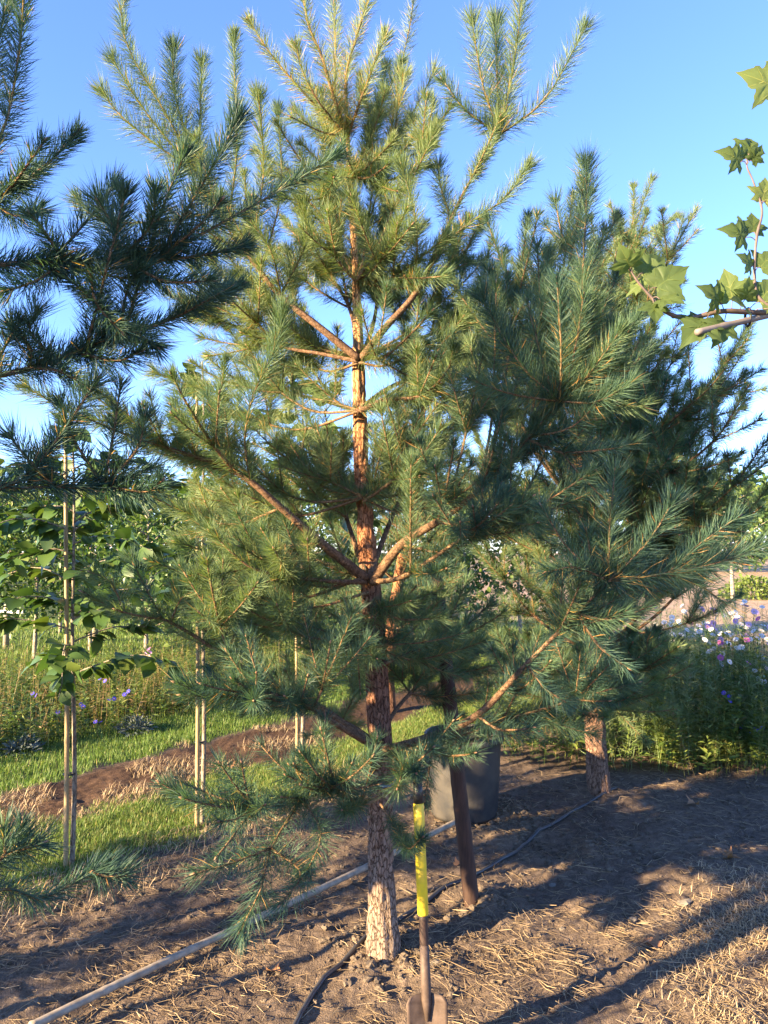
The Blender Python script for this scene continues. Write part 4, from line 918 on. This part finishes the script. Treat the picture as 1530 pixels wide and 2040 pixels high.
def straws(mb, xy, L, wid, tone, r):
    n = len(xy); a = r.random(n) * 6.283; ln = L * (.4 + 1.0 * r.random(n)); z = hgt(xy[:, 0], xy[:, 1])
    d = np.stack([np.cos(a), np.sin(a), r.normal(.03, .14, n)], 1); sd = np.stack([-np.sin(a), np.cos(a), r.normal(0, .5, n)], 1)
    c = np.column_stack([xy, z + .006 + .010 * r.random(n)])
    bend = sd * (ln * r.normal(0, .14, n))[:, None]
    pts = [c - d * (ln * .5)[:, None], c + bend, c + d * (ln * .5)[:, None]]
    for q in (0, 2): pts[q][:, 2] = np.maximum(pts[q][:, 2], hgt(pts[q][:, 0], pts[q][:, 1]) + .002)
    V = np.empty((n, 9, 3)); rad = (wid * .5 * (.6 + .8 * r.random(n)))[:, None]
    s2 = np.stack([-np.sin(a), np.cos(a), np.zeros(n)], 1)
    for q in range(3):
        for t in range(3):
            an = t * 2.094
            V[:, q * 3 + t] = pts[q] + rad * (s2 * math.cos(an) + np.array([0, 0, 1.0]) * math.sin(an)) * (1 if q == 1 else .6)
    k_ = np.arange(n)[:, None] * 9; fs = []
    for q in range(2):
        for t in range(3): fs.append(k_ + np.array([[q * 3 + t, q * 3 + (t + 1) % 3, q * 3 + 3 + (t + 1) % 3, q * 3 + 3 + t]]))
    mb.add(V.reshape(-1, 3), fs, np.repeat(np.clip(tone + r.normal(0, .22, n), 0, 1), 9))
mb = MB()
lit = lambda x, y: np.clip(.16 + .9 * (1 - sstep(2.9, 3.6, y - .15 * x)) * (fbm(x * 2.5, y * 2.5) > -.22), 0, 1) * (1 - sstep(1.5, 1.9, rn(x, y)))
straws(mb, scatter(10500, -2.2, 2.6, 2.1, 5.6, lit, r), .075, .0021, .5, r)
straws(mb, scatter(420, -2.2, 2.6, 2.1, 5.2, lit, r), .12, .0040, .30, r)
tag(mb.build('needle_litter', M['straw']), kind='stuff')
# clods
def ico():
    import bmesh
    bm = bmesh.new(); bmesh.ops.create_icosphere(bm, subdivisions=2, radius=1); V = np.array([v.co[:] for v in bm.verts]); Fc = np.array([[v.index for v in f.verts] for f in bm.faces]); bm.free(); return V, Fc
IV, IF = ico()
mb = MB()
for q in range(5):
    TV = IV * (1 + 1.1 * fbm(IV[:, 0] * 1.9 + q * 9, IV[:, 1] * 1.9, IV[:, 2] * 1.9))[:, None] * [1, .8, .55]
    n = 650; xy = scatter(n, -2.2, 2.8, 2.1, 5.4, lambda x, y: (.25 + .75 * (fbm(x * 3 + 4, y * 3) > 0)) * (1 - sstep(1.5, 1.9, rn(x, y))), r)
    sz = .003 + .013 * r.random(n) ** 5 + .003 * r.random(n)
    pos = np.column_stack([xy, hgt(xy[:, 0], xy[:, 1]) + sz * .25]); a = r.random(n) * 6.283
    X = np.stack([np.cos(a), np.sin(a), 0 * a], 1); Y = np.stack([-np.sin(a), np.cos(a), 0 * a], 1); Z = np.tile([0, 0, 1.0], (n, 1))
    mb.place(TV, [IF], pos, X, Y, Z, sz, .5)
    for gx, gy, s_, n2 in ((1000, 1625, .17, 90), (1170, 1700, .2, 60), (960, 1810, .08, 30), (765, 1905, .14, 40), (135, 1770, .12, 45)):
        g0 = G(gx, gy); xy = np.column_stack([r.normal(g0[0], s_, n2), r.normal(g0[1], s_, n2)]); sz = .004 + .017 * r.random(n2) ** 3
        mb.place(TV, [IF], np.column_stack([xy, hgt(xy[:, 0], xy[:, 1]) + sz * .25]), X[:n2], Y[:n2], Z[:n2], sz, .5)
tag(mb.build('soil_clods', M['soil_lump'], smooth=False), kind='stuff')
# stones and fallen leaves
for q, (px, py, s_, lab) in enumerate(((1362, 1818, .026, 'larger stone at the edge of the dry grass'), (1262, 1842, .016, 'small stone in the sunlit litter right of the spade'), (1100, 1760, .014, 'small dark stone in the middle of the bare soil'), (870, 1925, .018, 'stone beside the spade shaft'), (1120, 1850, .014, 'small stone in the shade edge of the litter'))):
    c = on(G(px, py)); TV = IV * (1 + 1.0 * fbm(IV[:, 0] * 1.4 + q * 5, IV[:, 1] * 1.4, IV[:, 2] * 1.4))[:, None] * [1.2, .9, .6] * s_ + c + [0, 0, s_ * .15]
    mb = MB(); mb.add(TV, [IF]); tag(mb.build('stone', M['stone'], origin=c, smooth=False), lab, 'stone')
for q, (px, py, s_, lab) in enumerate(((1458, 1722, .085, 'curled brown fallen leaf on the bare soil at the right'), (1380, 1608, .07, 'fallen leaf on the dark soil right of the hose end'), (545, 1938, .06, 'reddish fallen leaf beside the bamboo pole'), (915, 1530 + 195, .05, 'small fallen leaf between the pot and the brown post'), (462, 1530, .06, 'orange fallen leaf on the sunlit grass strip'), (1300, 1895, .06, 'pale fallen leaf in the needle litter'))):
    c = on(G(px, py), .012); mb = MB(); a = r.random() * 6.28
    TV = PL[0] * s_; TV = TV.copy(); TV[:, 2] += .9 * TV[:, 0] ** 2 / s_
    X = np.array([math.cos(a), math.sin(a), .1]); Y = np.array([-math.sin(a), math.cos(a), .25])
    mb.add(TV[:, :1] * X + (TV[:, 1:2] - .4 * s_) * Y + TV[:, 2:3] * np.array([0, 0, 1.0]) + c, PL[1], .3 + .5 * r.random())
    tag(mb.build('fallen_leaf', M['dryleaf'], origin=c), lab, 'leaf')

# ------------------------------------------------------------------ wildflower beds
LAN = leaf_template(.13, .2, .3, 5)
def weeds(mb, xy, H, nl_, leafL, tone, r, tsd=.14, stemtone=.5):
    n = len(xy); z = hgt(xy[:, 0], xy[:, 1]); h = H * (.55 + .7 * r.random(n))
    ln = r.normal(0, .13, (n, 2))
    p0 = np.column_stack([xy, z]); p1 = p0 + np.column_stack([ln * h[:, None], h])
    a = r.random(n) * 3.14; s2 = np.stack([np.cos(a), np.sin(a), 0 * a], 1) * .0016
    V = np.empty((n, 4, 3)); V[:, 0] = p0 - s2; V[:, 1] = p0 + s2; V[:, 2] = p1 + s2 * .5; V[:, 3] = p1 - s2 * .5
    tn = np.clip(tone + r.normal(0, tsd, n), 0, 1)
    mb.add(V.reshape(-1, 3), [np.arange(n)[:, None] * 4 + np.array([[0, 1, 2, 3]])], np.repeat(np.clip(tn + .1, 0, 1), 4))
    k_ = np.repeat(np.arange(n), nl_); t = .08 + .92 * r.random(len(k_)) ** .8
    pos = p0[k_] * (1 - t)[:, None] + p1[k_] * t[:, None]
    a = r.random(len(k_)) * 6.283; d = np.stack([np.cos(a), np.sin(a), .25 + .7 * r.random(len(k_))], 1)
    X, Y, Z = rand_axes(r, len(k_), d, .3)
    mb.place(*LAN[:2], pos, X, Y, Z, leafL * (.5 + .8 * r.random(len(k_))) * (1.1 - .5 * t), np.clip(tn[k_] + r.normal(0, .06, len(k_)), 0, 1))
    return p1
r = np.random.default_rng(202)
mb = MB()
bedR = lambda x, y: sstep(0, .25, y - (5.35 + .18 * np.abs(x - 2.2) + .25 * fbm(x * 2, y * 2))) * (1 - sstep(7.5, 8.5, y))
weeds(mb, scatter(600, .95, 4.6, 5.4, 8.3, bedR, r), .78, 34, .085, .52, r)
weeds(mb, scatter(240, .8, 4.6, 5.2, 6.4, bedR, r), .35, 18, .07, .42, r)
weeds(mb, scatter(60, 2.0, 2.9, 5.35, 5.9, lambda x, y: 0 * x + 1, r), .55, 24, .075, .62, r, .06)
LAN_ = LAN
tag(mb.build('weed_bed', M['weed'], smooth=False), kind='stuff'); mb = MB()
LAN = leaf_template(.03, .1, .2, 5)
weeds(mb, scatter(620, 1.5, 4.6, 5.5, 7.6, bedR, r), .95, 70, .11, .56, r, .08)
LAN = LAN_
tag(mb.build('cosmos_foliage', M['feather'], smooth=False), kind='stuff')
mb = MB()
bedL = lambda x, y: sstep(0, .3, rn(x, y) - 4.0) * (1 - sstep(6.5, 7.5, rn(x, y)))
weeds(mb, scatter(1500, -7, 3.2, 5.2, 12, bedL, r), .36, 26, .075, .50, r, .13)
weeds(mb, scatter(700, -7, 3.2, 5.2, 12, bedL, r), .42, 22, .06, .68, r, .10)
weeds(mb, scatter(500, -6, 2, 5.2, 9, lambda x, y: bedL(x, y) * (fbm(x * 1.3, y * 1.3) > .02), r), .45, 16, .045, .86, r, .07)
weeds(mb, scatter(500, -6, 2, 5.2, 9, lambda x, y: bedL(x, y) * (fbm(x * 1.3 + 7, y * 1.3) > .05), r), .34, 30, .07, .22, r, .10)
tag(mb.build('wildflower_bed', M['weed'], smooth=False), kind='stuff')
# silver tufts in front of the left bed
for q, (px, py, s_, lab) in enumerate(((268, 1462, .16, 'silver-grey leafy plant in front of the left flower bed'), (45, 1500, .15, 'silver-grey plant low at the left edge of the bed'))):
    c = on(G(px, py)); n = 260; v = r.normal(0, 1, (n, 3)); v[:, 2] = np.abs(v[:, 2]); v /= np.linalg.norm(v, axis=1, keepdims=True); v *= (s_ * (.5 + .6 * r.random(n)))[:, None]; v[:, :2] *= 1.3
    X, Y, Z = rand_axes(r, n, v + r.normal(0, .05, (n, 3)), .5)
    mb = MB(); mb.place(*LAN[:2], c + v * .7, X, Y, Z, .05 + .03 * r.random(n), r.random(n)); 
    tag(mb.build('silver_plant', M['silver'], origin=c, smooth=False), lab, 'plant')

def flower(mb, c, nrm, s_, tone, r, petals=8):
    u, v = perp(nrm); V = []; f = []
    for k_ in range(petals):
        a = k_ * 6.283 / petals + r.normal(0, .05)
        d = math.cos(a) * u + math.sin(a) * v; e = -math.sin(a) * u + math.cos(a) * v; w_ = s_ * .36; b0 = len(V)
        V += [c + d * s_ * .12 - e * w_ * .2, c + d * s_ * .12 + e * w_ * .2, c + d * s_ * .7 + e * w_ + nrm * s_ * .12, c + d * s_ * .7 - e * w_ + nrm * s_ * .12, c + d * s_ + e * w_ * .6 + nrm * s_ * .08, c + d * s_ - e * w_ * .6 + nrm * s_ * .08]
        f += [(b0, b0 + 1, b0 + 2, b0 + 3), (b0 + 3, b0 + 2, b0 + 4, b0 + 5)]
    mb.add(np.array(V), [np.array(f)], tone)
def flower_plant(name, c, H, tone, s_, nf, label, cat, group, seed, foliage=True):
    r_ = np.random.default_rng(seed); root = thing(name, c, label, cat, group)
    st = MB(); fo = MB(); fls = []
    for q in range(nf):
        a = r_.random() * 6.28; sp = .10 * H * r_.random() + .02
        tip = c + np.array([math.cos(a) * sp, math.sin(a) * sp, H * (.8 + .25 * r_.random())])
        ax = catmull(np.array([c, c * .5 + tip * .5 + r_.normal(0, .015, 3), tip]), 10); st.tube(ax, np.linspace(.003, .0012, 10), 5, .35)
        for t in np.linspace(.15, .85, 9):
            p = ax[int(t * 9)]; n = 12
            dv = r_.normal(0, 1, (n, 3)); dv[:, 2] = np.abs(dv[:, 2]) * .6 + .2
            X, Y, Z = rand_axes(r_, n, dv, .6); fo.place(*THREAD[:2], np.tile(p, (n, 1)), X, Y, Z, .05 + .06 * r_.random(n), np.clip(.42 + r_.normal(0, .1, n), 0, .7))
        fls.append((tip, unit([r_.normal(0, .7), -.8 + r_.normal(0, .6), .5 + .6 * r_.random()])))
    st.build('stem', M['weed'], root)
    if foliage: fo.build('foliage', M['weed'], root, smooth=False)
    for tip, nrm in fls:
        pm = MB(); flower(pm, tip, nrm, s_, tone, r_); po_ = pm.build('flower', M['petal'], root, smooth=False)
        ce = MB(); ce.add(IV * s_ * .17 + tip + nrm * s_ * .05, [IF], .9); ce.build('flower_centre', M['petal'], po_)
    return root
tv, tf, _ = leaf_template(.022, .1, .2, 4); THREAD = (tv, tf)
r = np.random.default_rng(303)
whites = [(1330, 1262), (1362, 1240), (1385, 1278), (1440, 1262), (1462, 1288), (1500, 1250), (1345, 1285), (1410, 1250), (1318, 1280), (1440, 1292), (1480, 1262), (1520, 1350), (1378, 1236), (1398, 1226), (1350, 1225), (1470, 1238)]
rw = np.random.default_rng(5)
whites += [(float(rw.uniform(1295, 1545)), float(rw.uniform(1222, 1300))) for _ in range(26)]
pinks = [(1490, 1236), (1450, 1250), (1500, 1262), (1520, 1256), (1425, 1222), (1510, 1290), (1540, 1300), (1330, 1215)]
pinks += [(float(rw.uniform(1380, 1545)), float(rw.uniform(1212, 1280))) for _ in range(8)]
for q, (px, py) in enumerate(whites):
    d = 5.7 + 2.0 * r.random(); t = P(px, py, d)
    flower_plant('cosmos_plant', on(np.array([t[0], d, 0])), (t[2] - .02) / .93, .1, .024, 2 + (q % 2), 'white cosmos flowers on feathery stems in the right-hand flower bed', 'flower', 'white cosmos in the right flower bed', 900 + q)
for q, (px, py) in enumerate(pinks):
    d = 5.8 + 1.4 * r.random(); t = P(px, py, d)
    flower_plant('cosmos_plant', on(np.array([t[0], d, 0])), (t[2] - .02) / .93, .3 + .22 * (q % 3) / 2, .025, 2, 'pink or magenta cosmos flowers on feathery stems in the right-hand flower bed', 'flower', 'pink cosmos in the right flower bed', 940 + q)
for q, (px, py) in enumerate([(1490, 1462), (1470, 1450), (1500, 1478), (1512, 1455), (1455, 1395)]):
    d = 5.6 + .3 * r.random(); t = P(px, py, d)
    flower_plant('cornflower_plant', on(np.array([t[0], d, 0])), t[2] / .93, .68, .018, 3, 'blue flowers low at the right edge of the right-hand bed', 'flower', 'blue flowers in the right bed', 970 + q, False)
for q, (px, py) in enumerate([(205, 1360), (225, 1395), (195, 1440), (170, 1400), (250, 1380), (70, 1380), (110, 1420)]):
    d = 6.6 + .5 * r.random(); t = P(px, py, d)
    flower_plant('cornflower_plant', on(np.array([t[0], d, 0])), t[2] / .93, .66, .020, 2, 'blue cornflowers in the sunlit bed at the left', 'flower', 'cornflowers in the left bed', 980 + q, False)
t = P(150, 1347, 3.5); 
flower_plant('marigold_plant', on(np.array([P(150, 1347, 4.3)[0], 4.3, 0])), P(150, 1347, 4.3)[2] / .93, .9, .022, 1, 'small orange flower beside the left bamboo stake', 'flower', None, 999, False)
flower_plant('cosmos_plant', on(np.array([P(300, 1298, 7.5)[0], 7.5, 0])), P(300, 1298, 7.5)[2] / .93, .4, .04, 2, 'pink cosmos in the left bed near the pale orchard trunk', 'flower', None, 998)
flower_plant('sunflower_plant', on(np.array([P(1500, 1300, 5.7)[0], 5.7, 0])), P(1500, 1300, 5.7)[2] / .93, .9, .04, 1, 'yellow flower with dark centre in the right-hand bed', 'flower', None, 997)

# ------------------------------------------------------------------ trees and fence in the distance
def broad_tree(c, H, trunk_h, rad, nleaf, leafL, label, cat, group, seed, tone=.55, tr=.035, matl='leaf', barkc=.8):
    r_ = np.random.default_rng(seed); root = thing('broadleaf_tree', c, label, cat, group)
    tk_ = MB(); ax = catmull(np.array([c - [0, 0, .05], c + [r_.normal(0, .03), 0, H * .4], c + [r_.normal(0, .06), r_.normal(0, .06), H * .92]]), 24)
    tk_.tube(ax, np.linspace(tr, tr * .25, 24), 10, barkc, rough=.004)
    cl = []
    nb = 22
    for q in range(nb):
        z = trunk_h + (H - trunk_h) * (q + .3) / nb; p = ax[int(np.argmin(np.abs(ax[:, 2] - c[2] - z)))]
        t = (z - trunk_h) / (H - trunk_h); L = rad * (.45 + .75 * math.sin(math.pi * min(1, t * .85 + .12))) * (.6 + .6 * r_.random()); a = q * 2.4 + r_.normal(0, .4)
        e = p + L * np.array([math.cos(a), math.sin(a), .45 + .3 * r_.random()]); tw = catmull(np.array([p, (p + e) / 2 + [0, 0, .04 * L], e]), 8)
        tk_.tube(tw, np.linspace(tr * .3, tr * .06, 8), 5, barkc)
        cl += [(tw[k_], .16 * rad + .12 * L * k_ / 7) for k_ in (3, 4, 5, 6, 7)]
    tk_.build('trunk', M['greybark'], root)
    per = nleaf // len(cl); pos = np.concatenate([cc + r_.normal(0, s_, (per, 3)) for cc, s_ in cl]); n = len(pos)
    d = r_.normal(0, 1, (n, 3)); d[:, 2] -= .3
    X, Y, Z = rand_axes(r_, n, d, .6); lf = MB()
    lf.place(*LEAF4[:2], pos, X, Y, Z, leafL * (.6 + .7 * r_.random(n)), np.clip(tone + r_.normal(0, .15, n) + np.repeat(r_.normal(0, .12, len(cl)), per), 0, 1))
    lf.build('crown', M[matl], root, smooth=False)
    return root
LEAF4 = leaf_template(.34, .25, .2, 4)
spots = [((290, 1345), 2.9, 'pale-trunked nursery tree behind the left flower bed'), ((68, 1312), 3.0, 'nursery tree with a pale trunk near the left fence'), ((180, 1300), 3.1, 'nursery tree with yellow-green leaves behind the left young tree'), ((480, 1330), 3.0, 'nursery tree seen left of the middle pine trunk'),
         ((620, 1322), 3.2, 'nursery tree just left behind the middle pine'), ((-40, 1330), 2.8, 'nursery tree cut by the left edge'), ((420, 1290), 3.3, 'farther nursery tree in the second row'), ((560, 1280), 3.2, 'farther nursery tree behind the third young tree'), ((820, 1310), 3.0, 'nursery tree right behind the middle pine'),
         ((930, 1300), 3.0, 'nursery tree seen behind the brown post'), ((300, 1265), 3.2, 'nursery tree in the far row above the left bed'), ((120, 1262), 3.0, 'small far nursery tree above the left fence'), ((1040, 1290), 2.9, 'nursery tree between the two pines')]
for q, (pp_, H, lab) in enumerate(spots):
    broad_tree(on(G(*pp_)), H * .84, .5, .66, 2600, .08, lab, 'tree', 'nursery trees behind the flower bed', 700 + q, tone=.62)
# far trees
far = [(-120, 34, 4.2), (30, 38, 4.6), (150, 44, 5.0), (260, 40, 4.4), (1290, 60, 6.5), (1400, 66, 7.5), (1475, 60, 7.0), (1560, 55, 6.4), (1340, 75, 8), (900, 60, 6.5), (1050, 64, 7), (700, 58, 6), (500, 50, 5.2), (380, 52, 5.6)]
proto = None
for q, (px, d, H) in enumerate(far):
    c = P(px, 1100, d); c[2] = 0
    broad_tree(c, H, .5, H * .34, 1500, H * .075, 'dense green tree in the far tree line ' + ('at the right beyond the sandy field' if px > 1200 else 'behind the pines' if px > 600 else 'at the left'), 'tree', 'far tree line ' + ('right' if px > 1200 else 'middle' if px > 600 else 'left'), 760 + q, tone=.5, tr=.14)
broad_tree(on(G(1463, 1242)), 2.9, 1.35, .8, 900, .12, 'slender young tree with a thin pale trunk on the sandy field', 'tree', None, 790, tone=.75, tr=.06, barkc=1.0)
# yellow-green shrub on the field
c = P(1500, 1172, 26); c[2] = 0; n = 1600; v = r.normal(0, 1, (n, 3)); v[:, 2] = np.abs(v[:, 2]); v /= np.linalg.norm(v, axis=1, keepdims=True); v *= (.4 + .6 * r.random(n) ** .5)[:, None] * np.array([1.1, .9, .75])
X, Y, Z = rand_axes(r, n, v + r.normal(0, .5, (n, 3)), .6); mb = MB(); mb.place(*LEAF4[:2], c + v, X, Y, Z, .09 + .05 * r.random(n), np.clip(.95 + r.normal(0, .1, n), 0, 1))
sh_ = thing('shrub', c, 'round yellow-green shrub on the sandy field at the right edge', 'shrub'); mb.build('foliage', M['leaf'], sh_, smooth=False)
mb = MB()
for q in range(5):
    a = q * 1.26; mb.tube(np.array([c, c + [.3 * math.cos(a), .3 * math.sin(a), .5]]), [.02, .008], 5, .4)
mb.build('stems', M['greybark'], sh_)
# fence at the far left
f0 = on(G(12, 1292)); fence = thing('rail_fence', f0, 'white rail fence with wooden posts at the left edge', 'fence')
fd = f0[1]
for x in (-2.0, 0, 1.6):
    mb = MB(); mb.tube(np.array([f0 + [x, x * -.2, -.05], f0 + [x, x * -.2, .72], f0 + [x, x * -.2, .74]]), [.05, .05, .04], 12); mb.build('post', M['oldcane'], fence)
for z in (.62,):
    mb = MB(); a_, e_ = f0 + [-2.4, .48 - .06, z], f0 + [.35, -.07 - .06, z]; ax = unit(e_ - a_); sy = np.array([0, .02, 0]); sz_ = np.array([0, 0, .024])
    V = np.array([p + sg * sy + sh2 * sz_ for p in (a_, e_) for sg, sh2 in ((-1, -1), (1, -1), (1, 1), (-1, 1))]); mb.add(V, [np.array([(0, 1, 2, 3), (7, 6, 5, 4), (0, 4, 5, 1), (1, 5, 6, 2), (2, 6, 7, 3), (3, 7, 4, 0)])]); mb.build('rail', M['white'], fence, smooth=False)

print('FACES', sum(len(m.polygons) for m in bpy.data.meshes))
for o in list(bpy.data.objects):
    if '_o' in o: del o['_o']
